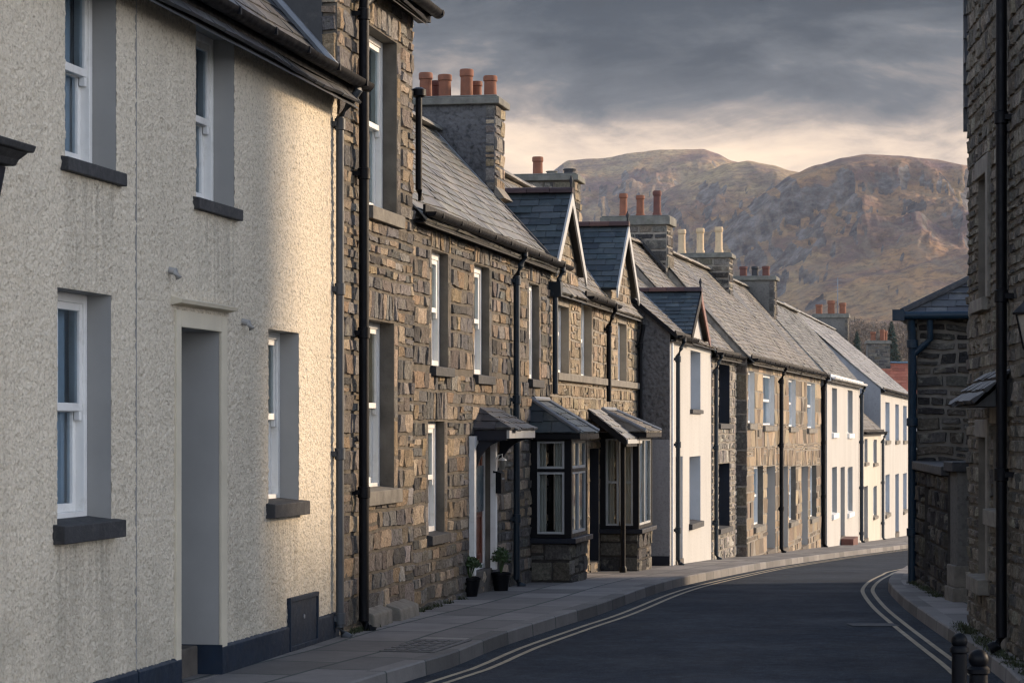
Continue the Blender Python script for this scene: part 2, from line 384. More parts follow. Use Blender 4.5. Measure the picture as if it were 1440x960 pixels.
def lay_slates(mb, O, U, V, poly, expo, wid, pal, thick=0.012, sag=0.0):
    """overlapping slates on the plane O + a U + b V inside a convex polygon"""
    O, U, V = Vector(O), Vector(U).normalized(), Vector(V).normalized(); Nn = U.cross(V)
    if Nn.z < -1e-6: Nn = -Nn
    vmax = max(p[1] for p in poly); vmin = min(p[1] for p in poly)
    rows = max(1, round((vmax - vmin) / expo)); ex = (vmax - vmin) / rows
    def P(a, b, h):
        if sag: h += sag * noise.noise(Vector((a * 0.55, b * 0.5, sag * 50)))
        return O + U * a + V * b + Nn * h
    mb.poly([P(a, b, -0.012) for a, b in poly], (0.05, 0.05, 0.05))
    for r in range(rows):
        v0 = vmin + r * ex; v1 = v0 + ex
        s0 = span(poly, v0 + 1e-4); s1 = span(poly, v1 - 1e-4)
        if not s0 or not s1: continue
        x = min(s0[0], s1[0]) - (wid * 0.5 if r % 2 else 0) - rnd.uniform(0, 0.03); end = max(s0[1], s1[1])
        while x < end:
            w = wid * rnd.uniform(0.78, 1.22); xa, xb = x + 0.003, x + w - 0.003; x += w
            q = [min(max(xa, s0[0]), s0[1]), min(max(xb, s0[0]), s0[1]), min(max(xb, s1[0]), s1[1]), min(max(xa, s1[0]), s1[1])]
            if q[1] - q[0] < 0.01 and q[2] - q[3] < 0.01: continue
            t = thick * rnd.uniform(0.8, 1.5); d0 = rnd.uniform(-0.010, 0.006); tl = rnd.uniform(-0.004, 0.004); lo = v0 + d0
            if rnd.random() < 0.012: lo -= 0.03; t *= 1.6
            tp = [P(q[0], lo, t - tl), P(q[1], lo, t + tl), P(q[2], v1 + 0.01, 0.002), P(q[3], v1 + 0.01, 0.002)]
            bt = [P(q[0], lo, -0.01), P(q[1], lo, -0.01)]
            mb.add(tp + bt, ((0, 1, 2, 3), (4, 5, 1, 0), (5, 2, 1), (4, 0, 3)), pick(pal, 0.16))

# ------------------------------------------------------------------ houses
class House:
    """facade frame: x along the street away from the camera, y into the house, z up"""
    def __init__(s, name, label, P0, P1, cat='house', group=None, base=None):
        s.P0 = Vector(P0); d = Vector(P1) - s.P0; s.L = d.length; s.d = d.normalized(); s.n = Vector((-s.d.y, s.d.x))
        s.base = gz(s.P0.y) if base is None else base
        s.root = empty(name, (s.P0.x, s.P0.y, s.base), math.atan2(s.d.y, s.d.x)); tag(s.root, label, cat, group)
        s.holes = []
    def t(s, u, k=0.0):
        q = (u - CU) / F; X0, Y0 = s.P0 - s.n * k
        return (q * Y0 - X0) / (s.d.x - q * s.d.y)
    def z(s, t, v, k=0.0): return EYE - (v - HV) * (s.P0 - s.n * k + s.d * t).y / F - s.base
    def op(s, uL, uR, vT, vB):
        a, b = s.t(uL), s.t(uR); return (a, b, s.z(a, vB), s.z(a, vT))
    def g(s, t, y=0.0): return gz((s.P0 + s.d * t + s.n * y).y) - s.base

def wall_body(h, mat, ze, yr, zr, holes, x0=0.0, x1=None, depth=None, relief=None, name='wall'):
    """front with its openings, two gables and a back, as one mesh"""
    x1 = h.L if x1 is None else x1; depth = depth or 2 * yr; zb = min(h.g(x0), h.g(x1)) - 0.25
    mb = MB()
    xs = sorted({x0, x1, *[q for o in holes for q in o[:2]]}); zs = sorted({zb, ze, *[q for o in holes for q in o[2:4]]})
    if relief:
        st, amp = relief
        def fill(a):
            r = []
            for p, q in zip(a, a[1:]):
                k = max(1, round((q - p) / st)); r += [p + (q - p) * i / k for i in range(k)]
            return r + [a[-1]]
        xs, zs = fill(xs), fill(zs)
    idx = {}
    ex = {q for o in holes for q in o[:2]} | {x0, x1}; ez = {q for o in holes for q in o[2:4]} | {ze}
    for j, z in enumerate(zs):
        for i, x in enumerate(xs):
            y = 0.0
            if relief:
                p = Vector((x, 0, z))
                y = -relief[1] * (0.9 * noise.noise(p * 24) + 1.1 * noise.noise(p * 44 + Vector((3, 1, 7))) + 0.5 * noise.noise(p * 3.0)) - 0.6 * relief[1]
                if x in ex or z in ez: y *= 0.4
            idx[i, j] = len(mb.v); mb.v.append((x, y, z))
    for j in range(len(zs) - 1):
        for i in range(len(xs) - 1):
            cx, cz = (xs[i] + xs[i + 1]) / 2, (zs[j] + zs[j + 1]) / 2
            if any(o[0] < cx < o[1] and o[2] < cz < o[3] for o in holes): continue
            mb.f.append([idx[i, j], idx[i + 1, j], idx[i + 1, j + 1], idx[i, j + 1]]); mb.c.append(None)
    for x in (x0, x1):
        mb.poly([(x, 0.0, zb), (x, depth, zb), (x, depth, ze), (x, yr, zr - 0.02), (x, 0.0, ze)])
    mb.quad((x0, depth, zb), (x1, depth, zb), (x1, depth, ze), (x0, depth, ze))
    o = mb.build(name, mat, h.root)
    if relief: o.data.polygons.foreach_set('use_smooth', [len(p.vertices) == 4 for p in o.data.polygons])
    return o

def frame_mb(mb, a0, a1, z0, z1, w, y0, y1):
    mb.box(a0, a0 + w, y0, y1, z0, z1); mb.box(a1 - w, a1, y0, y1, z0, z1)
    mb.box(a0 + w, a1 - w, y0, y1, z0, z0 + w * 1.1); mb.box(a0 + w, a1 - w, y0, y1, z1 - w, z1)

def window(h, o, depth=0.14, reveal='reveal_grey', frame='white_paint', sill='slate_sill', sproj=0.06, sth=0.085, bars=0, curtain='curtain', label=None, fw=0.055, near=True, sover=0.06):
    a0, a1, z0, z1 = o; h.holes.append(o)
    mb = MB(); d = depth; zm = (z0 + z1) / 2
    frame_mb(mb, a0 + 0.002, a1 - 0.002, z0, z1, fw, d, d + 0.10)
    if near:
        frame_mb(mb, a0 + fw, a1 - fw, zm - 0.02, z1 - fw, 0.045, d + 0.012, d + 0.05)
        frame_mb(mb, a0 + fw, a1 - fw, z0 + fw, zm + 0.025, 0.05, d + 0.055, d + 0.095)
        for s in (a0 + fw + 0.01, a1 - fw - 0.05): mb.box(s, s + 0.04, d + 0.012, d + 0.05, zm - 0.075, zm - 0.021)
    else:
        mb.box(a0 + fw, a1 - fw, d + 0.02, d + 0.06, zm - 0.025, zm + 0.025)
    for k in range(bars):
        x = a0 + (a1 - a0) * (k + 1) / (bars + 1); mb.box(x - 0.011, x + 0.011, d + 0.02, d + 0.045, zm + 0.025, z1 - fw - 0.045)
        mb.box(x - 0.011, x + 0.011, d + 0.06, d + 0.085, z0 + fw + 0.05, zm - 0.025)
    w = mb.build('window', frame, h.root, bevel=0.004 if near else 0)
    if label: w['label'] = label
    p = MB()
    p.quad((a0 + fw, d + 0.03, zm), (a1 - fw, d + 0.03, zm), (a1 - fw, d + 0.03, z1 - fw), (a0 + fw, d + 0.03, z1 - fw))
    p.quad((a0 + fw, d + 0.075, z0 + fw), (a1 - fw, d + 0.075, z0 + fw), (a1 - fw, d + 0.075, zm), (a0 + fw, d + 0.075, zm))
    p.build('pane', 'glass', w)
    r = MB(); e = d + 0.12
    r.quad((a0, 0, z0), (a0, 0, z1), (a0, e, z1), (a0, e, z0)); r.quad((a1, 0, z0), (a1, e, z0), (a1, e, z1), (a1, 0, z1))
    r.quad((a0, 0, z1), (a1, 0, z1), (a1, e, z1), (a0, e, z1)); r.quad((a0, 0, z0), (a0, e, z0), (a1, e, z0), (a1, 0, z0))
    r.build('reveal', reveal, w)
    if sill:
        s = MB(); s.prism([(0, d + 0.01, -0.005), (0, d + 0.01, 0.03), (0, -sproj, 0.004), (0, -sproj, -sth), (0, 0.0, -sth)], (a0 - sover, 0, z0), (a1 - a0 + 2 * sover, 0, 0))
        s.build('sill', sill, w, bevel=0.006 if near else 0)
    c = MB(); n = 36 if near else 6; yb = d + 0.135
    xs = [a0 + 0.0 + (a1 - a0) * i / n for i in range(n + 1)]
    ys = [yb + 0.018 * math.sin(i * 1.7) + 0.01 * math.sin(i * 0.61 + a0) for i in range(n + 1)]
    for i in range(n): c.quad((xs[i], ys[i], z0 - 0.05), (xs[i + 1], ys[i + 1], z0 - 0.05), (xs[i + 1], ys[i + 1], z1 + 0.05), (xs[i], ys[i], z1 + 0.05))
    c.build('curtain', curtain, w, smooth=True)
    return w

def door(h, o, depth=0.3, reveal='reveal_grey', leaf='door_grey', label=None, step=True, near=False, panels=True):
    a0, a1, z0, z1 = o; h.holes.append((a0, a1, z0, z1)); d = depth
    mb = MB(); mb.box(a0 + 0.05, a1 - 0.05, d + 0.02, d + 0.065, z0, z1 - 0.30 if z1 - z0 > 1.7 else z1 - 0.05)
    top = z1 - 0.30 if z1 - z0 > 1.7 else z1 - 0.05
    w = a1 - a0 - 0.1
    for (fx0, fx1) in ((0.12, 0.46), (0.54, 0.88)):
        for (fz0, fz1) in ((0.10, 0.42), (0.52, 0.92)):
            frame_mb(mb, a0 + 0.05 + w * fx0, a0 + 0.05 + w * fx1, z0 + (top - z0) * fz0, z0 + (top - z0) * fz1, 0.025, d + 0.004, d + 0.019)
    l = mb.build('door', leaf, h.root, bevel=0.004 if near else 0)
    if label: l['label'] = label
    f = MB(); frame_mb(f, a0, a1, z0, z1, 0.05, d, d + 0.1)
    if top < z1 - 0.1: f.box(a0 + 0.05, a1 - 0.05, d, d + 0.1, top, top + 0.05)
    f.build('frame', 'white_paint', l)
    if top < z1 - 0.1:
        p = MB(); p.quad((a0 + 0.05, d + 0.05, top + 0.05), (a1 - 0.05, d + 0.05, top + 0.05), (a1 - 0.05, d + 0.05, z1 - 0.05), (a0 + 0.05, d + 0.05, z1 - 0.05)); p.build('fanlight', 'glass', l)
    k = MB(); k.lathe((0, 0, 0), [(0.012, -0.02), (0.03, 0.0), (0.03, 0.015), (0.012, 0.03)], 10)
    kk = k.build('knob', 'lamp_metal', l, smooth=True); kk.location = (a0 + 0.12, d + 0.0, z0 + (top - z0) * 0.47); kk.rotation_euler = (R(90), 0, 0)
    r = MB(); e = d + 0.05
    r.quad((a0, 0, z0), (a0, 0, z1), (a0, e, z1), (a0, e, z0)); r.quad((a1, 0, z0), (a1, e, z0), (a1, e, z1), (a1, 0, z1)); r.quad((a0, 0, z1), (a1, 0, z1), (a1, e, z1), (a0, e, z1))
    r.build('reveal', reveal, l)
    if step:
        s = MB(); s.box(a0 + 0.002, a1 - 0.002, -0.02, e, h.g(a0) - 0.15, z0); s.build('step', 'step_stone', l, bevel=0.008 if near else 0)
    return l

def gable_roof(h, x0, x1, ze, yr, zr, pal, expo=0.15, wid=0.26, oh=0.14, sag=0.03, ridge='slate', mat='slate', verge=0.0, ridge_pal=None, lead=True):
    tan = (zr - ze) / yr; V = Vector((0, yr, zr - ze)); ln = V.length * (yr + oh) / yr
    mb = MB(); O = (x0 - verge, -oh, ze - oh * tan + 0.03); W = x1 - x0 + 2 * verge
    lay_slates(mb, O, (1, 0, 0), V, [(0, 0), (W, 0), (W, ln), (0, ln)], expo, wid, pal, sag=sag)
    a, b = x0 - verge, x1 + verge
    mb.quad((a, yr, zr + 0.03), (b, yr, zr + 0.03), (b, 2 * yr + oh, ze - oh * tan + 0.03), (a, 2 * yr + oh, ze - oh * tan + 0.03), pal[0])
    mb.quad((a, -oh, ze - oh * tan - 0.02), (b, -oh, ze - oh * tan - 0.02), (b, yr, zr - 0.03), (a, yr, zr - 0.03), (0.03, 0.03, 0.03))
    r = mb.build('roof', mat, h.root)
    rm = MB(); x = a; rp = ridge_pal or pal
    while x < b - 0.05:
        w = min(0.45, b - x); k = [(0, 0.14 * math.cos(q), 0.085 * math.sin(q)) for q in [math.pi * i / 8 for i in range(9)]]
        dz = rnd.uniform(-0.004, 0.006); rm.prism(k, (x + 0.003, yr, zr + 0.01 + dz), (w - 0.006, 0, 0), pick(rp)); x += w
    rm.build('ridge', mat, r, smooth='auto')
    return r

def gutter(h, x0, x1, z, y=-0.17, r=0.055, mat='black_paint', fascia=True, wall_y=0.0):
    g = MB(); n = 8
    out = [(0, r * math.cos(math.pi + math.pi * i / n), r * math.sin(math.pi + math.pi * i / n)) for i in range(n + 1)]
    inn = [(0, (r - .008) * math.cos(math.pi + math.pi * i / n), (r - .008) * math.sin(math.pi + math.pi * i / n)) for i in range(n, -1, -1)]
    g.prism(out + inn, (x0, y, z), (x1 - x0, 0, 0)); g.prism(out, (x0, y, z), (0.006, 0, 0)); g.prism(out, (x1 - 0.006, y, z), (0.006, 0, 0))
    x = x0 + 0.3
    while x < x1: g.box(x, x + 0.03, y - r - 0.006, y + r + 0.03, z - r * 0.75, z + 0.004); x += 0.9
    o = g.build('gutter', mat, h.root, smooth='auto')
    if fascia:
        f = MB(); f.box(x0, x1, y + r + 0.005, y + r + 0.03, z - 0.10, z + 0.07); f.box(x0, x1, y + r + 0.03, wall_y - 0.004, z - 0.10, z - 0.085); f.build('fascia', mat, o)
    return o

def downpipe(h, x, ztop, zbot, mat='black_paint', r=0.036, gy=-0.17, y=-0.075, hopper=False, shoe=True):
    g = MB(); zb = zbot + 0.08
    g.tube([(x, gy, ztop), (x, gy, ztop - 0.06), (x, (gy + y) / 2, ztop - 0.17), (x, y, ztop - 0.28), (x, y, zb)] + ([(x, y - 0.03, zb - 0.06), (x, y - 0.09, zb - 0.09)] if shoe else []), r, 12)
    z = ztop - 0.34
    while z > zb:
        g.lathe((x, y, z), [(r, -0.05), (r + 0.012, -0.045), (r + 0.012, 0.045), (r, 0.05)], 12)
        g.box(x - r - 0.03, x + r + 0.03, y + r * 0.4, 0.0, z - 0.02, z + 0.02); z -= 1.35
    if hopper: g.prism([(-0.05, 0, -0.18), (0.05, 0, -0.18), (0.09, 0, 0), (-0.09, 0, 0)], (x, y - 0.08, ztop - 0.20), (0, 0.15, 0))
    return g.build('downpipe', mat, h.root, smooth='auto')

def pot(kind, x, y, z, hh, r, mat, parent):
    p = MB()
    if kind == 'tall': prof = [(r * 1.0, 0), (r * 1.0, hh * 0.12), (r * 0.84, hh * 0.16), (r * 0.80, hh * 0.80), (r * 0.95, hh * 0.83), (r * 0.98, hh * 0.93), (r * 0.86, hh), (r * 0.62, hh), (r * 0.60, hh * 0.6)]
    else: prof = [(r * 0.95, 0), (r * 0.90, hh * 0.72), (r * 1.05, hh * 0.76), (r * 1.05, hh * 0.95), (r * 0.95, hh), (r * 0.70, hh), (r * 0.66, hh * 0.5)]
    p.lathe((x, y, z), prof, 18); p.build('chimney_pot', mat, parent, smooth='auto')

def chimney(h, x0, x1, y0, y1, zb, zt, pal, pots, body='stone', face=None, mortar='mortar', cap=0.09, capm='cap_stone', hs=(0.12, 0.2), ls=(0.16, 0.4), joint=0.010):
    core = MB(); core.box(x0, x1, y0, y1, zb, zt - cap)
    c = core.build('chimney', face or mortar, h.root)
    st = MB()
    if face is None: lay_stones(st, lambda a, b, q: (x0 - q, a, b), y0, y1, zb, zt - cap, [], pal, hs, ls, 0.02, joint, 3)
    else:
        lay_stones(st, lambda a, b, q: (x0 - q * 0.5, a, b), y0, y0 + 0.12, zb, zt - cap, [], pal, (0.15, 0.22), (0.12, 0.13), 0.02, 0.006, 3)
    lay_stones(st, lambda a, b, q: (a, y0 - q, b), x0, x1, zb, zt - cap, [], pal, hs, ls, 0.02, joint, 3)
    lay_stones(st, lambda a, b, q: (x1 + q, a, b), y0, y1, zb, zt - cap, [], pal, hs, ls, 0.02, joint, 2)
    st.build('stonework', body, c)
    k = MB(); o = 0.07
    k.box(x0 - o, x1 + o, y0 - o, y1 + o, zt - cap, zt)
    k.prism([(x0 - o + .03, y0 - o + .03, 0), (x1 + o - .03, y0 - o + .03, 0), (x1 + o - .03, y1 + o - .03, 0), (x0 - o + .03, y1 + o - .03, 0)], (0, 0, zt + 0.001), (0, 0, 0.025))
    k.build('cap', capm, c, bevel=0.012)
    f = MB()   # lead flashing skirt where the stack leaves the slates
    for (kind, fy, fx, hh, r, m) in pots:
        pot(kind, x0 + (x1 - x0) * fx, y0 + (y1 - y0) * fy, zt + 0.024, hh, r, m, c)
    return c

def flashing(h, x, ya, yb, ze, tan, mat='lead', parent=None, w=0.1):
    f = MB(); za, zb_ = ze + ya * tan + 0.045, ze + yb * tan + 0.045
    f.prism([(0, ya, za - .03), (0, yb, zb_ - .03), (0, yb, zb_ + .035), (0, ya, za + .035)], (x - w, 0, 0), (w, 0, 0)); return f.build('flashing', mat, parent or h.root)

def dormer(h, tc, hw, zl, za, ze, tan, pal, stones, barge='barge_paint', barge2=None, oh=0.10, mortar='mortar', wallmat=None, expo=0.14, ridgepal=S_RIDGE, zw=None):
    zw = ze - 0.25 if zw is None else zw; slope = (za - zl) / hw
    hin = hw - 0.10
    g = MB(); g.prism([(tc - hin, 0, zw), (tc + hin, 0, zw), (tc + hin, 0, zl + 0.06), (tc, 0, za - 0.08), (tc - hin, 0, zl + 0.06)], (0, -0.004, 0), (0, 0.30, 0))
    d = g.build('dormer', wallmat or mortar, h.root)
    if stones:
        st = MB(); z = zw
        while z < za - 0.15:
            zz = min(z + rnd.uniform(0.12, 0.18), za - 0.05)
            w = hin if zz < zl + 0.06 else hin * (za - 0.08 - zz) / (za - 0.14 - zl)
            if w > 0.06: lay_stones(st, lambda a, b, q: (a, -0.004 - q, b), tc - w, tc + w, z, zz, [q for q in h.holes], stones, (0.3, 0.4), (0.15, 0.35), 0.015, 0.007, 3, 0)
            z = zz
        st.build('gable_stonework', 'stone', d)
    r = MB(); yb = (za - ze) / tan + 0.1; yl = (zl - ze) / tan + 0.1
    ln = math.hypot(hw, za - zl)
    for sg in (-1, 1):
        # a runs inward from the verge, b up the slope
        lay_slates(r, (tc + sg * hw, -oh, zl), (0, 1, 0), (-sg * hw, 0, za - zl), [(0, 0), (yl + oh, 0), (yb + oh, ln), (0, ln)], expo, 0.24, pal, sag=0.012)
        r.quad((tc + sg * hw, -oh + 0.004, zl - 0.035), (tc, -oh + 0.004, za - 0.035), (tc, yb, za - 0.035), (tc + sg * hw, yl, zl - 0.035), (0.03, 0.03, 0.03))
    ro = r.build('dormer_roof', 'slate', d)
    t = MB(); y = -oh - 0.03
    while y < yb - 0.03:
        w = min(0.3, yb - y)
        t.prism([(0.085 * math.cos(q), 0, 0.075 * math.sin(q) - 0.015) for q in [math.pi * i / 6 for i in range(7)]], (tc, y + 0.003, za + 0.02 + rnd.uniform(0, .006)), (0, w - 0.006, 0), pick(ridgepal)); y += w
    t.build('ridge_tile', 'clay', d, smooth='auto')
    for sg, m in ((-1, barge), (1, barge2 or barge)):
        b = MB(); e = Vector((sg * hw, 0, zl - za)); nrm = Vector((0, 0, -0.15))
        b.prism([(0, 0, 0.012), (sg * (hw + 0.02), 0, zl - za + 0.0), (sg * (hw + 0.02), 0, zl - za - 0.15), (0, 0, -0.155)], (tc, -oh - 0.024, za), (0, 0.024, 0))
        b.build('bargeboard', m, d)
    for sg in (-1, 1):
        v = MB(); v.prism([(0, 0, 0), (0.07, 0, 0.0), (0.07, 0, 0.05), (0, 0, 0.05)], (0, 0, 0), (0, 0.001, 0))
        f = MB(); a = Vector((tc + sg * (hw + .01), yl - 0.10, zl + 0.005)); b_ = Vector((tc, yb - 0.10, za + 0.005))
        f.tube([a, b_], 0.035, 6); f.build('valley_flashing', 'lead', d)
    fi = MB(); fi.lathe((tc, -oh, za + 0.03), [(0.02, 0), (0.014, 0.09), (0.03, 0.13), (0.006, 0.2)], 8); fi.build('finial', 'clay' if False else 'slate_sill', d, smooth=True)
    return d

def bay(h, t0, w, k, zsill, zhead, ztop, pal, label, nflank=1, roofpal=S_BLUE, lights=True, front_n=1):
    """timber bay window on a stone plinth, slated hipped roof; projects k from the wall"""
    zb = h.g(t0, -k) - 0.2; t1 = t0 + w
    # black timber posts and heads
    mb = MB(); y0, y1 = -k, -0.003; pw = 0.085
    for (x, y) in ((t0, y0), (t1 - pw, y0), (t0, y1 - pw), (t1 - pw, y1 - pw)): mb.box(x, x + pw, y, y + pw, zsill, zhead - 0.0)
    for (xa, xb, ya, yb) in ((t0, t1, y0, y0 + pw), (t0, t0 + pw, y0 + pw, y1), (t1 - pw, t1, y0 + pw, y1)):
        mb.box(xa + .002, xb - .002, ya + .002, yb, zhead, zhead + 0.12); mb.box(xa + .002, xb - .002, ya + .002, yb, zsill + .001, zsill + 0.05)
    zl = zsill + (zhead - zsill) * 0.70
    if lights:
        mb.box(t0 + 0.004, t0 + 0.06, y0 + pw, y1 - pw, zl - 0.02, zl + 0.02); mb.box(t0 + pw, t1 - pw, y0 + 0.004, y0 + 0.06, zl - 0.02, zl + 0.02)
    b = mb.build('bay_window', 'black_paint', h.root, bevel=0.004); b['label'] = label
    core = MB(); core.box(t0 + 0.02, t1 - 0.02, y0 + 0.02, y1, zb, zsill - 0.06)
    core.build('plinth', 'dark_mortar', b)
    st = MB()
    lay_stones(st, lambda a, c, q: (t0 + 0.02 - q, a, c), y0, y1, zb, zsill - 0.06, [], pal, (0.15, 0.24), (0.2, 0.35), 0.022, 0.008)
    lay_stones(st, lambda a, c, q: (a, y0 + 0.02 - q, c), t0, t1, zb, zsill - 0.06, [], pal, (0.15, 0.24), (0.25, 0.5), 0.022, 0.008)
    st.build('plinth_stonework', 'stone', b)
    s = MB(); s.box(t0 - 0.06, t1 + 0.06, y0 - 0.06, y1, zsill - 0.06, zsill); s.build('sill', 'navy_paint', b, bevel=0.006)
    # white casements with panes
    f = MB(); g = MB(); rows = ((zsill + 0.05, zl - 0.02), (zl + 0.02, zhead)) if lights else ((zsill + 0.05, zhead),)
    for z0, z1 in rows:
        n = nflank; a, e = y0 + pw, y1 - pw; st_ = (e - a) / n
        for i in range(n):
            p, q = a + st_ * i + (0.012 if i else 0), a + st_ * (i + 1) - (0.012 if i < n - 1 else 0); W = 0.027
            for (ya, yb_, za, zz) in ((p, p + W, z0, z1), (q - W, q, z0, z1), (p + W, q - W, z0, z0 + W), (p + W, q - W, z1 - W, z1)): f.box(t0 + 0.012, t0 + 0.05, ya, yb_, za, zz)
            if not lights: f.box(t0 + 0.015, t0 + 0.045, p + W, q - W, (z0 + z1) / 2 - .015, (z0 + z1) / 2 + .015)
        g.quad((t0 + 0.03, a, z0), (t0 + 0.03, e, z0), (t0 + 0.03, e, z1), (t0 + 0.03, a, z1))
        a, e = t0 + pw, t1 - pw; n = 2 if front_n == 1 else front_n; st_ = (e - a) / n
        for i in range(n): frame_mb(f, a + st_ * i + .006, a + st_ * (i + 1) - .006, z0, z1, 0.027, y0 + 0.012, y0 + 0.05)
        g.quad((a, y0 + 0.03, z0), (e, y0 + 0.03, z0), (e, y0 + 0.03, z1), (a, y0 + 0.03, z1))
    f.build('casement', 'barge_paint', b); g.build('pane', 'glass', b)
    c = MB(); n = 20
    for i in range(n):
        ya, yb_ = y0 + 0.1 + (k - 0.15) * i / n, y0 + 0.1 + (k - 0.15) * (i + 1) / n
        if 0.30 < i / n < 0.62: continue
        c.quad((t0 + 0.13 + 0.012 * (i % 2), ya, zsill), (t0 + 0.13 + 0.012 * ((i + 1) % 2), yb_, zsill), (t0 + 0.13 + 0.012 * ((i + 1) % 2), yb_, zhead), (t0 + 0.13 + 0.012 * (i % 2), ya, zhead))
    for i in range(40):
        xa, xb = t0 + 0.15 + (w - 0.3) * i / 40, t0 + 0.15 + (w - 0.3) * (i + 1) / 40
        c.quad((xa, y0 + 0.15 + 0.012 * (i % 2), zsill), (xb, y0 + 0.15 + 0.012 * ((i + 1) % 2), zsill), (xb, y0 + 0.15 + 0.012 * ((i + 1) % 2), zhead), (xa, y0 + 0.15 + 0.012 * (i % 2), zhead))
    c.build('curtain', 'warm_curtain', b)
    bk = MB(); bk.box(t0 + 0.25, t1 - 0.2, -0.02, -0.008, zsill, zhead); bk.build('room_lining', 'warm_curtain', b)
    # roof
    r = MB(); o = 0.12; e0, e1, yo = t0 - o, t1 + o, y0 - o; ze = zhead + 0.10; run = k + o; ins = run * 0.55
    A, B, Cc, D = Vector((e0, yo, ze)), Vector((e1, yo, ze)), Vector((t1 - ins * .3, -0.002, ztop)), Vector((t0 + ins * .3, -0.002, ztop))
    def face(p0, p1, q1, q0):
        U = (p1 - p0).normalized(); nn = U.cross((q0 - p0)).normalized(); V = nn.cross(U)
        if V.z < 0: V = -V
        pl = [((p - p0).dot(U), (p - p0).dot(V)) for p in (p0, p1, q1, q0)]
        lay_slates(r, p0, U, V, pl, 0.16, 0.24, roofpal)
    face(A, B, Cc, D)
    E0 = Vector((e0, -0.002, ze)); E1 = Vector((e1, -0.002, ze))
    U = Vector((0, -1, 0))
    for (p, q, top) in ((E0, A, D), (B, E1, Cc)): face(p, q, top, top + (p - q) * 0.001)
    r.quad((e0, yo, ze - .012), (e1, yo, ze - .012), (e1, 0, ze - .012), (e0, 0, ze - .012), (0.02, 0.02, 0.02))
    ro = r.build('bay_roof', 'slate', b)
    hp = MB()
    for p, q in ((A, D), (B, Cc)): hp.tube([p + Vector((0, 0, .02)), q + Vector((0, 0, .02))], 0.028, 6)
    hp.tube([D + Vector((0, -.03, .02)), Cc + Vector((0, -.03, .02))], 0.025, 6); hp.build('hip_flashing', 'lead', b)
    fa = MB(); fa.box(e0, e1, yo - 0.004, yo + 0.016, ze - 0.075, ze - 0.014); fa.box(e0, e0 + 0.02, yo + 0.016, 0, ze - 0.075, ze - 0.014); fa.box(e0 + .02, e1, yo + .016, -0.003, ze - .075, ze - .06)
    fa.build('bay_fascia', 'black_paint', b)
    return b

def stone_wall(hs_, holes, ze, pal, x0=0.0, x1=None, vous=(), z0=None, parent=None, mat='stone', jamb=0, **kw):
    st = MB(); x1 = hs_.L if x1 is None else x1; z0 = min(hs_.g(x0), hs_.g(x1)) - 0.1 if z0 is None else z0
    fm = lambda a, b, q: (a, -q, b + .014 * noise.noise(Vector((a * 1.7, b * 3, 9))))
    vz = [(a - 0.10, b + 0.10, zt + 0.004, zt + hh) for (a, b, zt, hh) in vous]
    hl_ = list(holes)
    if jamb:      # dressed jamb stones, nearly flush, so the openings keep clean edges
        k2 = dict(kw); k2.update(h=.005, rough=.3, snecks=0, hs=(.2, .34), ls=(jamb, jamb))
        f2 = lambda a, b, q: (a, -q, b)
        for (a, b, c, d) in holes:
            for s0, s1 in ((a - jamb, a - .002), (b + .002, b + jamb)):
                s0, s1 = max(s0, x0), min(s1, x1)
                if s1 - s0 > .05 and not any(o[0] < s1 and o[1] > s0 and o[2] < d and o[3] > c for o in holes if o != (a, b, c, d)): lay_stones(st, f2, s0, s1, c, min(d, ze), [], pal, **k2); hl_.append((s0, s1, c, d))
    lay_stones(st, fm, x0, x1, z0, ze, hl_ + vz, pal, **kw)
    for (a, b, c, d) in vz: lay_stones(st, fm, a, b, c, d, [], pal, (d - c, d - c), (0.10, 0.16), kw.get('h', 0.025) * 0.9, 0.006, 3, 0)
    return st.build('stonework', mat, parent or hs_.root)

line = lambda Y, k=0.0: Vector((0.184 * Y - 5.23 + 0.983 * k, Y - 0.181 * k))
at = lambda u, Y: Vector(((u - CU) * Y / F, Y))
ulY = lambda u: 18305.0 / (1364.0 - u)

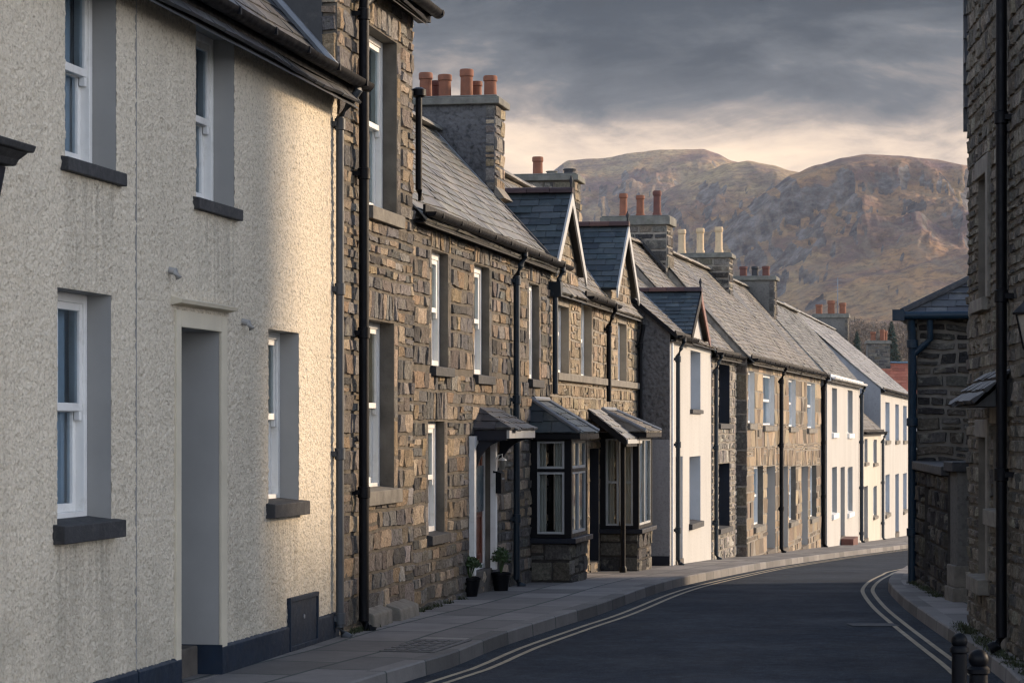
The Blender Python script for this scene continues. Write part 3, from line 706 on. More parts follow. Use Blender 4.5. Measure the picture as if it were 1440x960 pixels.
# ---- A: cream roughcast house at the left
A = House('rendered_house', 'large cream roughcast house with grey window reveals and a dark plinth, filling the left edge', line(10.5), line(20.55))
ZE = 4.56
def stain_wall(sills, zfoot):
    m = MATS['cream_roughcast']; nt = m.node_tree; b = nt.nodes['Principled BSDF']; src = b.inputs['Base Color'].links[0].from_socket
    s = nt.nodes.new('ShaderNodeSeparateXYZ'); lk(nt, nt.nodes.new('ShaderNodeTexCoord').outputs['Object'], s.inputs[0])
    stk = ramp(nt, tex(nt, 1.0, 5, .7, None, (16, 1, .7)), [(.42, 0.0), (.66, 1.0)]); c = src
    def rng(sock, a, bb, lo, hi):
        n = N(nt, 'ShaderNodeMapRange', n_1=a, n_2=bb, n_3=lo, n_4=hi); n.interpolation_type = 'SMOOTHSTEP'; lk(nt, sock, n.inputs[0]); return n.outputs[0]
    def mul(a, bb):
        n = N(nt, 'ShaderNodeMath', operation='MULTIPLY'); lk(nt, a, n.inputs[0])
        if hasattr(bb, 'is_linked'): lk(nt, bb, n.inputs[1])
        else: n.inputs[1].default_value = bb
        return n.outputs[0]
    for xa, xb, z in sills:
        k = mul(mul(mul(rng(s.outputs[0], xa - .04, xa + .06, 0, 1), rng(s.outputs[0], xb - .06, xb + .04, 1, 0)), mul(rng(s.outputs[2], z - 1.0, z - .1, 0, 1), rng(s.outputs[2], z - .02, z, 1, 0))), stk)
        c = mix(nt, mul(k, .55), c, (.20, .185, .15))
    foot = mul(rng(s.outputs[2], zfoot + .15, zfoot + 1.0, 1, 0), ramp(nt, tex(nt, 2.2, 6, .7), [(.35, 0.0), (.7, 1.0)]))
    c = mix(nt, mul(foot, .5), c, (.25, .235, .185)); 
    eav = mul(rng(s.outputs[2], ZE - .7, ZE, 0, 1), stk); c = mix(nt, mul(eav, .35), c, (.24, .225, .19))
    lk(nt, c, b.inputs['Base Color'])
for (uL, uR, zb, zt, lb) in ((91, 163, 3.27, 4.47, None), (275, 329, 3.26, 4.47, None), (80, 156, 1.15, 2.52, None), (377, 420, 1.14, 2.45, None)):
    o = (A.t(uL), A.t(uR), zb, zt)
    window(A, o, 0.15, 'reveal_grey', bars=1, sth=0.075 if zb > 2 else 0.10, sproj=0.05 if zb > 2 else 0.075, sover=0.07)
stain_wall([(q_[0], q_[1], q_[2] - .08) for q_ in A.holes], .2)
od = (A.t(251), A.t(308), 0.0, 2.38)
dA = door(A, od, 0.36, 'reveal_grey', 'door_blue', near=True, step=False)
q = MB(); q.box(od[0] + .002, od[1] - .01, .15, .355, -.25, .20); q.build('step', 'step_stone', dA, bevel=.01)
q = MB(); q.box(od[1] - .009, od[1] - .001, -.026, .355, -.25, .205); q.build('plinth_return', 'plinth_paint', dA)
wA = wall_body(A, 'cream_roughcast', ZE, 2.6, ZE + 2.95, A.holes, relief=(0.0135, 0.0085))
sur = MB(); a0, a1, z0, z1 = od
sur.box(a0 - 0.10, a0, -0.022, 0.0, 0.18, z1 + 0.11); sur.box(a1, a1 + 0.13, -0.022, 0.0, 0.18, z1 + 0.11); sur.box(a0, a1, -0.022, 0.0, z1, z1 + 0.11)
so = sur.build('door_surround', 'cream_paint', A.root, bevel=0.004)
hd = MB(); hd.prism([(0, -0.002, 0), (0, -0.075, 0.012), (0, -0.085, 0.035), (0, -0.002, 0.055)], (a0 - 0.17, 0, z1 + 0.14), (a1 - a0 + 0.36, 0, 0)); hd.build('hood_mould', 'cream_paint', so)
pl = MB()
for xa, xb in ((0.0, A.t(189)), (A.t(191), a0 - 0.001), (a1 + 0.001, A.t(403) - 0.004), (A.t(443) + 0.004, A.L - 0.004)):
    pl.prism([(0, 0.0, -0.3), (0, -0.028, -0.3), (0, -0.026, 0.185), (0, 0.0, 0.205)], (xa, 0, 0), (xb - xa, 0, 0))
pl.build('plinth', 'plinth_paint', A.root, bevel=0.006)
jt = MB(); jt.box(A.t(189.65), A.t(190.1), -0.012, 0.0, 0.2, ZE - .05); jt.build('joint_strip', 'reveal_grey', A.root)
bx = MB(); ma, mz = A.t(403), A.t(443)
frame_mb(bx, ma, mz, 0.0, 0.41, 0.035, -0.035, 0.0); bx.box(ma + 0.035, mz - 0.035, -0.022, 0.0, 0.035, 0.376)
mo = bx.build('meter_box', 'plinth_paint', A.root, bevel=0.004)
kh = MB(); kh.lathe((0, 0, 0), [(0.018, 0), (0.018, 0.006), (0.010, 0.008)], 10); ko = kh.build('lock', 'lead', mo); ko.location = ((ma + mz) / 2, -0.023, 0.24); ko.rotation_euler = (R(90), 0, 0)
for u, v in ((236, 384), (340, 456)):
    x = A.t(u); q = MB(); q.tube([(x, 0, A.z(x, v) + .02), (x, -0.05, A.z(x, v) + .01), (x, -0.075, A.z(x, v) - 0.035)], 0.024, 10); q.build('vent_spout', 'reveal_grey', A.root, smooth='auto')
rA = gable_roof(A, -0.1, A.L - 0.02, ZE + 0.02, 2.6, ZE + 3.0, S_DARK, 0.17, 0.26, oh=0.2)
gA = gutter(A, -0.1, A.L + 0.16, ZE + 0.0, y=-0.22, r=0.065)
fm_ = MB(); fm_.box(-0.1, A.L, -0.14, 0.02, ZE - 0.10, ZE - 0.02); fm_.build('soffit', 'black_paint', A.root)
downpipe(A, A.L - 0.12, ZE - 0.02, 0.0, 'grey_pipe', 0.034, gy=-0.22, y=-0.06)
vf = MB(); vf.tube([(A.L - 0.03, -0.1, ZE + 0.02), (A.L - 0.03, 2.6, ZE + 3.06)], 0.035, 6); vf.build('verge_flashing', 'lead', rA)
# dark cornice of the neighbouring shopfront, at the very left
S = empty('shopfront_canopy', (*line(11.2, 0.0), 2.85), math.atan2(0.983, 0.181)); tag(S, 'dark moulded shopfront cornice and console at the top left edge of the cream wall', 'canopy')
cb = MB(); LL = A.t(-36) - 0.708
cb.prism([(0, -0.004, 0.30), (0, -0.33, 0.30), (0, -0.345, 0.335), (0, -0.004, 0.42)], (0, 0, 0), (LL, 0, 0)); cb.prism([(0, -0.004, 0.23), (0, -0.24, 0.23), (0, -0.26, 0.262), (0, -0.31, 0.296), (0, -0.004, 0.296)], (0, 0, 0), (LL - 0.03, 0, 0))
cb.build('cornice', 'slate_sill', S, bevel=0.006)
cn = MB(); cn.prism([(0, -0.004, -0.1), (0, -0.13, -0.06), (0, -0.17, 0.08), (0, -0.20, 0.226), (0, -0.004, 0.226)], (LL - 0.22, 0, 0), (0.16, 0, 0)); cn.box(LL - 0.24, LL - 0.05, -0.16, -0.004, -2.7, -0.105); cn.build('console', 'navy_paint', S, bevel=0.006)
fr = MB(); fr.box(0, LL - 0.245, -0.06, -0.004, -2.7, 0.222); fr.build('shop_frame', 'navy_paint', S)

# ---- B: tall stone house
B = House('stone_house', 'tall narrow brown stone house beside the cream house, with a thick black downpipe', line(20.57), line(ulY(580)))
ZB = 5.66
window(B, (B.t(519), B.t(558), 3.64, 5.22), 0.13, 'reveal_stone', sill='stone_sill', sth=0.11, sover=0.09, curtain='curtain')
window(B, (B.t(514), B.t(554), 1.16, 2.66), 0.13, 'reveal_stone', sill='stone_sill', sth=0.12, sover=0.1, curtain='warm_curtain')
wB = wall_body(B, 'mortar', ZB, 2.4, ZB + 2.5, B.holes)
stone_wall(B, B.holes, ZB, P_BROWN, vous=[(B.holes[1][0], B.holes[1][1], 2.66, 0.26), (B.holes[0][0], B.holes[0][1], 5.22, 0.22)], parent=wB, jamb=.15, hs=(0.10, 0.18), ls=(0.15, 0.46), h=0.017, snecks=.15, rough=.6, joint=.006)
sl = MB(); lay_slates(sl, (-0.012, 0.0, 3.5), (0, 1, 0), (0, 0, 1), [(0.12, 0), (4.8, 0), (4.8, ZB - 3.5), (2.4, ZB - 1.2), (0.12, ZB - 3.5)], 0.19, 0.3, [(0.03, 0.031, 0.035), (0.038, 0.039, 0.042)])
sl.build('slate_hanging', 'slate', B.root)
qs = MB(); lay_stones(qs, lambda a, b, q: (-q, a, b), 0.0, 0.14, 2.0, ZB, [], P_BROWN, (0.18, 0.26), (0.14, 0.15), 0.02, 0.006); qs.build('quoins', 'stone', wB)
gable_roof(B, 0.0, B.L, ZB, 2.4, ZB + 2.6, S_DARK, 0.17, 0.26, oh=0.16)
gutter(B, -0.05, B.L + 0.22, ZB - 0.02, y=-0.2, r=0.065)
downpipe(B, B.t(498), ZB - 0.1, 0.0, 'black_paint', 0.044, gy=-0.1, y=-0.085)
q = MB(); x = B.t(498); q.tube([(x, -0.085, ZB - .36), (x + .12, -0.12, ZB - .27), (x + .5, -.2, ZB - .10)], 0.04, 10); q.build('pipe_branch', 'black_paint', B.root, smooth='auto')
q = MB(); x = B.L + 0.05; q.tube([(x, -0.05, 4.83), (x, -0.05, 3.95), (x + .05, -0.06, 3.86)], 0.032, 10); q.lathe((x, -.05, 4.83), [(.03, -.02), (.07, 0), (.07, .06), (.03, .08)], 10); q.build('waste_pipe', 'black_paint', B.root, smooth='auto')
st = MB(); st.prism([(0, 0.0, -0.1), (0, -0.14, -0.1), (0, -0.13, 0.12), (0, 0.0, 0.16)], (B.t(505), 0, 0), (0.7, 0, 0)); st.prism([(0, 0.0, -0.1), (0, -0.17, -0.1), (0, -0.15, 0.10), (0, 0.0, 0.15)], (B.t(540), 0, 0), (0.75, 0, 0)); st.build('footing_stone', 'stone_sill', B.root, bevel=0.015)

# ---- C: long stone house with the arched door
Ch = House('stone_house', 'long brown stone house with an arched doorway and a black bay window', line(ulY(580)), line(31.0))
ZC = 3.78 - Ch.base; YR = 1.5; ZR = 5.42 - Ch.base; TC = (ZR - ZC) / YR
for (uL, uR, vT, vB, sl_) in ((607, 630, 350, 516, 'slate_sill'), (667, 688, 370, 528, 'slate_sill'), (744, 758, 397, 534, 'slate_sill'), (602, 625, 592, 754, 'slate_sill')):
    window(Ch, Ch.op(uL, uR, vT, vB), 0.085, 'reveal_stone', sill=sl_, curtain='net_curtain', fw=0.07)
dC = Ch.op(661, 690, 613, 806); door(Ch, dC, 0.06, 'reveal_stone', 'door_red', label='red brown door with a dark blue glazed upper half', near=True)
gl = MB(); a0, a1, z0, z1 = dC; zq = z0 + 0.62
gl.box(a0 + 0.12, a1 - 0.12, 0.055, 0.079, zq, z1 - 0.32); gl.build('glazed_panel', 'door_blue', Ch.root)
wC = wall_body(Ch, 'mortar', ZC, YR, ZR, Ch.holes)
h4 = Ch.holes[3]
stone_wall(Ch, Ch.holes, ZC - 0.02, P_BROWN[:-1] + P_GREY[:2], vous=[(h4[0], h4[1], h4[3], 0.3)] + [(q[0], q[1], q[3], 0.2) for q in Ch.holes[:3]], parent=wC, jamb=.14, hs=(0.095, 0.17), ls=(0.14, 0.42), h=0.017, snecks=.15, rough=.6, joint=.006)
# white architrave with an arched head
ar = MB()
ar.box(a0 - 0.07, a0 + 0.03, -0.06, -0.002, z0 - 0.02, z1); ar.box(a1 - 0.03, a1 + 0.07, -0.06, -0.002, z0 - 0.02, z1)
n = 14; cx, rr = (a0 + a1) / 2, (a1 - a0) / 2 - 0.03; zc = z1 - 0.16
arc = [(cx + rr * math.cos(math.pi * i / n), 0, zc + 0.13 * math.sin(math.pi * i / n)) for i in range(n + 1)]
for p, q2 in zip(arc, arc[1:]): ar.prism([p, (p[0], 0, z1), (q2[0], 0, z1), q2], (0, -0.055, 0), (0, 0.05, 0))
ar.build('door_architrave', 'white_paint', Ch.root)
# slated hood on brackets over the door
hx0, hx1, hk = Ch.t(663), Ch.t(663) + 1.62, 0.42; zE_, zT_ = 1.70 - Ch.base, 1.93 - Ch.base
r = MB(); Aa, Bb, Cc, Dd = Vector((hx0, -hk, zE_)), Vector((hx1, -hk, zE_)), Vector((hx1 - .35, -.002, zT_)), Vector((hx0 + .35, -.002, zT_))
for (p0, p1, q1, q0) in ((Aa, Bb, Cc, Dd), (Vector((hx0, 0, zE_)), Aa, Dd, Dd + Vector((0, .001, 0))), (Bb, Vector((hx1, 0, zE_)), Cc + Vector((0, .001, 0)), Cc)):
    U = (p1 - p0).normalized(); V = U.cross(q0 - p0).normalized().cross(U); V = V if V.z > 0 else -V
    lay_slates(r, p0, U, V, [((p - p0).dot(U), (p - p0).dot(V)) for p in (p0, p1, q1, q0)], 0.12, 0.24, S_DARK)
r.quad((hx0, -hk, zE_ - .01), (hx1, -hk, zE_ - .01), (hx1, 0, zE_ - .01), (hx0, 0, zE_ - .01), (.02, .02, .02))
ho = r.build('door_hood', 'slate', Ch.root)
hf = MB(); hf.box(hx0 + .03, hx1 - .03, -hk + .02, -hk + .05, zE_ - .10, zE_ - .012); hf.build('fascia', 'barge_paint', ho)
for x in (hx0 + .03, hx1 - .06):
  hb = MB(); hb.box(x, x + .03, -hk + .05, -.003, zE_ - .12, zE_ - .012); hb.build('side_board', 'navy_paint', ho)
for x in (hx0 + .10, hx1 - .16):
  hb = MB()
  hb.prism([(0, -.003, -.45), (0, -.003, -.012), (0, -hk + .05, -.012), (0, -hk + .05, -.08)] + [(0, -hk + .07 + (hk - .11) * math.sin(i * math.pi / 12), -.10 - .33 * (1 - math.cos(i * math.pi / 12))) for i in range(1, 6)], (x, 0, zE_ - .02), (0.05, 0, 0))
  hb.build('bracket', 'navy_paint', ho)
rC = gable_roof(Ch, 0.02, Ch.L, ZC, YR, ZR, S_WARM, 0.148, 0.25, oh=0.13, sag=0.035)
gutter(Ch, 0.05, Ch.L + 0.55, ZC - 0.04, y=-0.17, r=0.05)
fl = MB(); fl.tube([(Ch.L - .02, -.12, ZC - .07), (Ch.L - .02, YR, ZR + .05)], 0.03, 6); fl.build('verge_strip', 'slate_sill', rC)
lp = MB()      # pale mortar bedding under the eaves slates
x = 0.1
while x < Ch.L - 0.2: w_ = rnd.uniform(.12, .4); lp.box(x, x + w_, -.05, 0.0, ZC - .10 + rnd.uniform(0, .02), ZC - .055); x += w_ + rnd.uniform(.03, .2)
lp.build('eaves_bedding', 'pale_mortar', Ch.root)
downpipe(Ch, Ch.t(717.5), ZC - .06, Ch.g(Ch.t(717.5)), 'teal_pipe', 0.038)
downpipe(Ch, Ch.t(772.5), ZC - .06, 2.05 - Ch.base, 'teal_pipe', 0.036, hopper=True, shoe=False)
tcx = Ch.L - 0.02
px = lambda f: f
c1 = chimney(Ch, tcx, tcx + 0.62, 0.70, 2.3, 4.0 - Ch.base, 5.84 - Ch.base, P_BROWN + P_BUFF,
    [('s', 0.06, .35, .27, .085, 'terracotta'), ('s', .25, .35, .36, .085, 'terracotta'), ('s', .425, .35, .30, .085, 'terracotta'), ('s', .58, .35, .33, .085, 'terracotta'), ('s', .2, .75, .24, .07, 'terracotta'), ('s', .53, .75, .26, .07, 'dark_terracotta'), ('s', .78, .4, .3, .085, 'terracotta')],
    face='grey_roughcast')
c1['label'] = 'broad chimney with a dark roughcast side and a row of short terracotta pots'
flashing(Ch, tcx, 0.70, YR, ZC, TC, parent=c1)
ck = MB(); ck.prism([(0, -.12, 0), (0, 0, .16), (0, 0.02, -.02)], (tcx - .02, 0.69, ZC + .70 * TC + .03), (.62, 0, 0)); ck.build('mortar_fillet', 'pale_mortar', c1)
tb = Ch.t(745); bay(Ch, tb, 1.28, 0.50, 0.40 - Ch.base, 1.55 - Ch.base, 2.04 - Ch.base, P_GREY, 'black bay window with a broad white casement and blue slate roof')

# ---- D: buff house with two wallhead gables
D = House('stone_house', 'buff stone house with two steep gabled dormers and a canopied doorway beside its bay', line(31.0), line(39.0))
ZD = 3.52 - D.base; ZRD = 5.3 - D.base; YD = 1.46; TD = (ZRD - ZD) / YD
for (uL, uR, vT, vB) in ((783, 800, 409, 524), (817, 832, 424, 530), (869, 881, 436, 537)):
    window(D, D.op(uL, uR, vT, vB), 0.105, 'reveal_buff', sill=None, fw=0.05, curtain='curtain')
dD = (D.t(829), D.t(829) + 0.85, D.g(D.t(829)) + 0.12, 1.42 - D.base); door(D, dD, 0.14, 'navy_paint', 'door_blue')
wD = wall_body(D, 'pale_mortar', ZD, YD, ZRD, D.holes)
stone_wall(D, D.holes, ZD - 0.02, P_BUFF, parent=wD, jamb=.13, hs=(0.13, 0.2), ls=(0.16, 0.38), h=0.018, joint=0.007)
sb = MB(); zs = D.holes[0][2]; sb.box(0.25, D.L - 0.05, -0.07, 0.05, zs - 0.095, zs); sb.build('sill_band', 'stone_sill', D.root, bevel=0.008)
gable_roof(D, 0.0, D.L, ZD, YD, ZRD, S_BROWN, 0.14, 0.24, oh=0.12, sag=0.03)
for Yc in (32.02, 37.3):
    dd = dormer(D, (Yc - 31.0) / 0.983, 1.18, 3.74 - D.base, 4.72 - D.base, ZD, TD, S_BLUE, P_BUFF, mortar='pale_mortar')
    dd['label'] = 'mossy slated dormer gable nearest the long stone roof' if Yc < 33 else 'blue slated dormer gable nearest the white cottage'
gutter(D, (33.3 - 31) / .983, (36.0 - 31) / .983, ZD - .05, y=-.16, r=.05)
downpipe(D, D.t(849), ZD - .07, 2.0 - D.base, 'black_paint', 0.036, shoe=False)
downpipe(D, D.L - 0.07, ZD - .2, D.g(D.L), 'black_paint', 0.034, gy=-.12)
bay(D, D.t(843), 1.5, 0.56, 0.28 - D.base, 1.55 - D.base, 1.96 - D.base, P_GREY, 'black bay window of tall narrow lights behind a post', nflank=2, lights=False, roofpal=S_BROWN)
cx0 = D.t(826); zE2, zT2, kk = 1.56 - D.base, 1.97 - D.base, 0.54
r = MB(); V = Vector((0, kk, zT2 - zE2)); lay_slates(r, (cx0, -kk, zE2), (1, 0, 0), V, [(0, 0), (1.55, 0), (1.55, V.length), (0, V.length)], 0.13, 0.24, S_PALE)
co = r.build('canopy', 'slate', D.root)
cf = MB(); cf.prism([(0, -kk, zE2 - .11), (0, -.003, zT2 - .11), (0, -.003, zT2 - .014), (0, -kk, zE2 - .014)], (cx0, 0, 0), (.03, 0, 0)); cf.box(cx0 + .03, cx0 + 1.55, -kk, -kk + .03, zE2 - .11, zE2 - .014); cf.build('canopy_fascia', 'black_paint', co)
cw = MB(); cw.box(cx0 + .01, cx0 + 1.5, -kk - .02, -kk - .002, zE2 - .07, zE2 - .01); cw.build('canopy_edge', 'barge_paint', co)
pp = MB(); gx = D.g(cx0 + .3, -.45); pp.tube([(cx0 + .3, -.45, gx - .05), (cx0 + .3, -.45, zE2 - .02)], .034, 12); pp.lathe((cx0 + .3, -.45, gx - .02), [(.05, 0), (.05, .08), (.036, .11)], 12); pp.build('canopy_post', 'black_paint', co, smooth='auto')
c2 = chimney(D, D.L - .05, D.L + .55, 0.97, 2.0, 4.2 - D.base, 5.68 - D.base, P_GREY + P_BUFF[:1], [('s', .62, .5, .30, .085, 'terracotta'), ('s', .12, .5, .10, .10, 'slate_sill'), ('s', .40, .5, .07, .09, 'cap_stone')], mortar='mortar')
c2['label'] = 'dark stone chimney with a single terracotta pot'

# ---- E: white cottage with a grey gable
E = House('rendered_cottage', 'white cottage with a grey gable end and one slated dormer over a tall narrow window', at(942, 38.9), at(1000, 44.5))
ZEe = 3.2 - E.base; YE = 2.36; ZRE = 5.25 - E.base; TE = (ZRE - ZEe) / YE
window(E, E.op(971, 985, 484, 576), .17, 'reveal_blue', sill='slate_sill', sth=.06, sproj=.05)
window(E, E.op(969.5, 985, 642, 737), .2, 'reveal_blue', sill='slate_sill', sth=.09, sproj=.06)
dE = E.op(950, 960, 642, 782); door(E, (dE[0], dE[1], E.g(dE[0]) + .06, dE[3]), .22, 'reveal_blue', 'door_grey', step=True)
wE = wall_body(E, 'white_render', ZEe, YE, ZRE, E.holes)
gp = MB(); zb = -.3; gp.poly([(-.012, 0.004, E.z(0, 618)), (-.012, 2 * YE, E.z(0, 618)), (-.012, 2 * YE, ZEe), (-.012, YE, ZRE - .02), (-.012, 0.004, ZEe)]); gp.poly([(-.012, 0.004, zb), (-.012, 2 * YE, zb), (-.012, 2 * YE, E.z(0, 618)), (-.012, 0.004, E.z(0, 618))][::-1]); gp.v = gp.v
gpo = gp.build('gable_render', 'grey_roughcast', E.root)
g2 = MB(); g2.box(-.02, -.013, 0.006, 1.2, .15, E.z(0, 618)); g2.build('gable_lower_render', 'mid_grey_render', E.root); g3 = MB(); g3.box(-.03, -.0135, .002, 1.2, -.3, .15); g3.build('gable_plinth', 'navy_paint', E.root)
gable_roof(E, -.06, E.L, ZEe, YE, ZRE, S_BROWN, .125, .22, oh=.12, sag=.025)
q = MB(); q.prism([(0, -.12, -.11), (0, YE, ZRE - ZEe - .09), (0, YE, ZRE - ZEe + .0), (0, -.12, -.03)], (-.085, 0, ZEe), (.022, 0, 0)); q.build('verge_board', 'black_paint', E.root)
gutter(E, -.05, E.t(966), ZEe - .05, y=-.16, r=.05)
ed = dormer(E, E.t(985, .1), 1.3, 3.24 - E.base, 4.0 - E.base, ZEe, TE, S_BLUE, None, barge='black_paint', barge2='red_paint', wallmat='white_render', zw=3.0 - E.base); ed['label'] = 'slated dormer gable with a red bargeboard'
downpipe(E, E.t(947), ZEe - .07, E.g(.3), 'teal_pipe', .036); q = MB(); q.tube([(.06, -.03, E.g(0)), (.06, -.03, ZEe - .12)], .02, 8); q.build('corner_pipe', 'white_paint', E.root)

# ---- F: rubble cottage with navy reveals
Fh = House('rubble_cottage', 'narrow pale rubble cottage with navy window reveals beside the white cottage', at(1000, 44.5), at(1035, 47.6))
ZF = 3.1 - Fh.base; YF = 1.9; ZRF = 5.22 - Fh.base
window(Fh, Fh.op(1010, 1026, 511, 596), .3, 'navy_paint', sill='slate_sill', near=False); window(Fh, Fh.op(1010, 1026, 652, 744), .3, 'navy_paint', sill='slate_sill', near=False)
wF = wall_body(Fh, 'pale_mortar', ZF, YF, ZRF, Fh.holes)
stone_wall(Fh, Fh.holes, ZF - .02, P_PALE, parent=wF, vous=[(q[0], q[1], q[3], .25) for q in Fh.holes], hs=(.10, .17), ls=(.12, .3), h=.016, joint=.008)
downpipe(Fh, .12, ZF - .06, Fh.g(.1), 'teal_pipe', .038)
# ---- G: sandstone row
G = House('sandstone_cottages', 'long sandstone cottage row with white upper window reveals and three grey doors', at(1050, 47.6), at(1155, 62.7))
ZG = 3.08 - G.base; YG = 1.9; ZRG = 5.22 - G.base; TG = (ZRG - ZG) / YG
for (uL, uR, vT, vB) in ((1051.5, 1061, 521, 596), (1073, 1089, 525, 599), (1109, 1119, 532, 601), (1135, 1146, 537, 603)):
    window(G, G.op(uL, uR, vT, vB), .09, 'reveal_white', sill='stone_sill', near=False, sth=.10)
for (uL, uR, vT, vB) in ((1060, 1073, 656, 742), (1109.5, 1119, 656, 735), (1139, 1148, 655, 730)):
    window(G, G.op(uL, uR, vT, vB), .11, 'reveal_stone', sill='stone_sill', near=False, sth=.10)
for (uL, uR) in ((1078, 1090), (1098, 1108), (1127, 1136)):
    o = G.op(uL, uR, 656, 760); door(G, (o[0], o[1], G.g(o[0]) + .05, o[3]), .22, 'reveal_grey', 'door_grey')
wG = wall_body(G, 'pale_mortar', ZG, YG, ZRG, G.holes)
stone_wall(G, G.holes, ZG - .02, P_SAND, parent=wG, mat='ashlar', snecks=.04, vous=[(q[0], q[1], q[3], .38) for q in G.holes[4:]], hs=(.22, .34), ls=(.35, .8), h=.008, joint=.004, n=2, rough=.25)
sd = MB(); lay_stones(sd, lambda a, b, q: (-q, a, b), -.01, .24, -.1, ZG, [], P_GREY + P_SAND[2:4], (.28, .4), (.2, .26), .015, .008); sd.build('corner_stonework', 'stone', wG)
# their shared roof line: each house keeps its own roof
gable_roof(Fh, 0, Fh.L, ZF, YF, ZRF, S_BROWN, .125, .22, oh=.14, sag=.025)
gable_roof(G, -.02, G.L, ZG, YG + .0, ZRG, S_BROWN, .125, .22, oh=.14, sag=.035)
gutter(Fh, 0, Fh.L, ZF - .05, y=-.17, r=.055); gutter(G, 0, G.L, ZG - .05, y=-.17, r=.055)
downpipe(G, G.t(1094), ZG - .06, G.g(G.t(1094)), 'black_paint', .045); downpipe(G, G.L - .12, ZG - .06, G.g(G.L), 'black_paint', .05)
c3 = chimney(Fh, Fh.L - .1, Fh.L + .55, 1.32, 2.55, 4.0 - Fh.base, 5.76 - Fh.base, P_DARK[1:2] + P_GREY, [('tall', .74, .5, .46, .09, 'terracotta'), ('tall', .47, .5, .42, .09, 'terracotta'), ('tall', .20, .5, .50, .09, 'dark_terracotta')], mortar='pale_mortar', cap=.16, joint=.016, ls=(.2, .45)); c3['label'] = 'rubble chimney with three red clay pots, one darker'
tG = lambda Y: (Y - 47.6) / G.d.y
c4 = chimney(G, tG(55.5), tG(55.5) + .6, 1.38, 2.62, 4.0 - G.base, 5.6 - G.base, P_DARK[1:2] + P_GREY, [('tall', .90, .5, .56, .10, 'cream_pot'), ('tall', .56, .5, .58, .10, 'cream_pot'), ('tall', .22, .5, .60, .10, 'cream_pot')], mortar='pale_mortar', joint=.016, ls=(.2, .45)); c4['label'] = 'rubble chimney with three tall cream pots'
c5 = chimney(G, G.L - .3, G.L + .3, 1.16, 2.15, 4.0 - G.base, 5.5 - G.base, P_GREY, [('s', .82, .5, .26, .10, 'dark_terracotta'), ('s', .52, .5, .26, .09, 'slate_sill'), ('s', .24, .5, .26, .10, 'dark_terracotta')], face='pier_render'); c5['label'] = 'grey rendered chimney with three short dark pots'
for c_, hh, x_, ya, yb in ((c3, Fh, Fh.L - .1, 1.32, 1.9), (c4, G, tG(55.5), 1.38, 1.9), (c5, G, G.L - .3, 1.16, 1.9)): flashing(hh, x_, ya, yb, ZG, TG, 'slate_sill', c_, .12)

# ---- H, I, J: white houses at the bend
Hh = House('rendered_house', 'white rendered house with pale grey reveals and a brick step, next to the sandstone row', at(1163, 62.6), at(1209, 74.0))
ZH = 3.02 - Hh.base; YH = 1.9; ZRH = 5.12 - Hh.base
for (uL, uR, vT, vB) in ((1170, 1177, 545, 609), (1192, 1199, 548, 610), (1170, 1177, 657, 724), (1192, 1199, 657, 722)):
    window(Hh, Hh.op(uL, uR, vT, vB), .12, 'reveal_grey', sill='white_paint', near=False, sth=.12)
o = Hh.op(1182, 1188, 657, 755); door(Hh, (o[0], o[1], Hh.g(o[0]) + .2, o[3]), .25, 'reveal_grey', 'door_grey')
wall_body(Hh, 'white_render', ZH, YH, ZRH, Hh.holes)
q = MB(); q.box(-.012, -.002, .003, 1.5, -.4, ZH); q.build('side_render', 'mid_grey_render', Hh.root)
gable_roof(Hh, 0, Hh.L, ZH, YH, ZRH, S_WARM, .125, .22, oh=.14, sag=.03); gutter(Hh, -.02, Hh.L + .1, ZH - .04, y=-.17, r=.06, mat='white_paint'); downpipe(Hh, Hh.L - .25, ZH - .06, Hh.g(Hh.L), 'teal_pipe', .055)
q = MB(); q.box(o[0] - .1, o[1] + .15, -.35, -.021, Hh.g(o[0]) - .2, Hh.g(o[0]) + .17); q.build('door_step', 'dark_terracotta', Hh.root)
I = House('rendered_cottage', 'small low cream cottage tucked between the two white houses at the bend', at(1209.2, 74.2), at(1239, 83.0))
ZI = 1.62 - I.base; YI = 1.6; ZRI = 3.1 - I.base
for (uL, uR, vT, vB) in ((1215.5, 1220, 617, 651), (1228, 1233, 618, 652), (1228, 1233, 684, 727)): window(I, I.op(uL, uR, vT, vB), .09, 'reveal_grey', sill='stone_sill', near=False)
o = I.op(1215, 1220.5, 684, 755); door(I, (o[0], o[1], I.g(o[0]) + .05, o[3]), .2, 'reveal_grey', 'door_grey')
wall_body(I, 'pale_cream_render', ZI, YI, ZRI, I.holes); gable_roof(I, 0, I.L - .02, ZI, YI, ZRI, S_BROWN, .15, .24, oh=.14); gutter(I, 0, I.L, ZI - .05, mat='black_paint', r=.06); downpipe(I, I.L - .15, ZI - .06, I.g(I.L), 'grey_pipe', .05)
J = House('rendered_house', 'tall white house farthest along the street with a broad grey gable', at(1238.5, 83.2), at(1284.5, 107.0))
ZJ = 3.02 - J.base; YJ = 3.35; ZRJ = 5.85 - J.base; TJ = (ZRJ - ZJ) / YJ
for (uL, uR, vT, vB) in ((1245, 1251, 565, 620), (1259, 1264, 568, 620), (1270, 1275, 570, 620), (1245, 1251, 668, 724), (1270, 1275, 666, 719)): window(J, J.op(uL, uR, vT, vB), .14, 'reveal_blue', sill='stone_sill', near=False, sth=.12)
o = J.op(1259, 1264, 667, 745); door(J, (o[0], o[1], J.g(o[0]) + .12, o[3]), .25, 'reveal_blue', 'door_blue')
wall_body(J, 'white_render', ZJ, YJ, ZRJ, J.holes)
q = MB(); q.poly([(-.015, .005, -.5), (-.015, 2 * YJ, -.5), (-.015, 2 * YJ, ZJ), (-.015, YJ, ZRJ - .03), (-.015, .005, ZJ)]); q.build('gable_render', 'mid_grey_render', J.root)
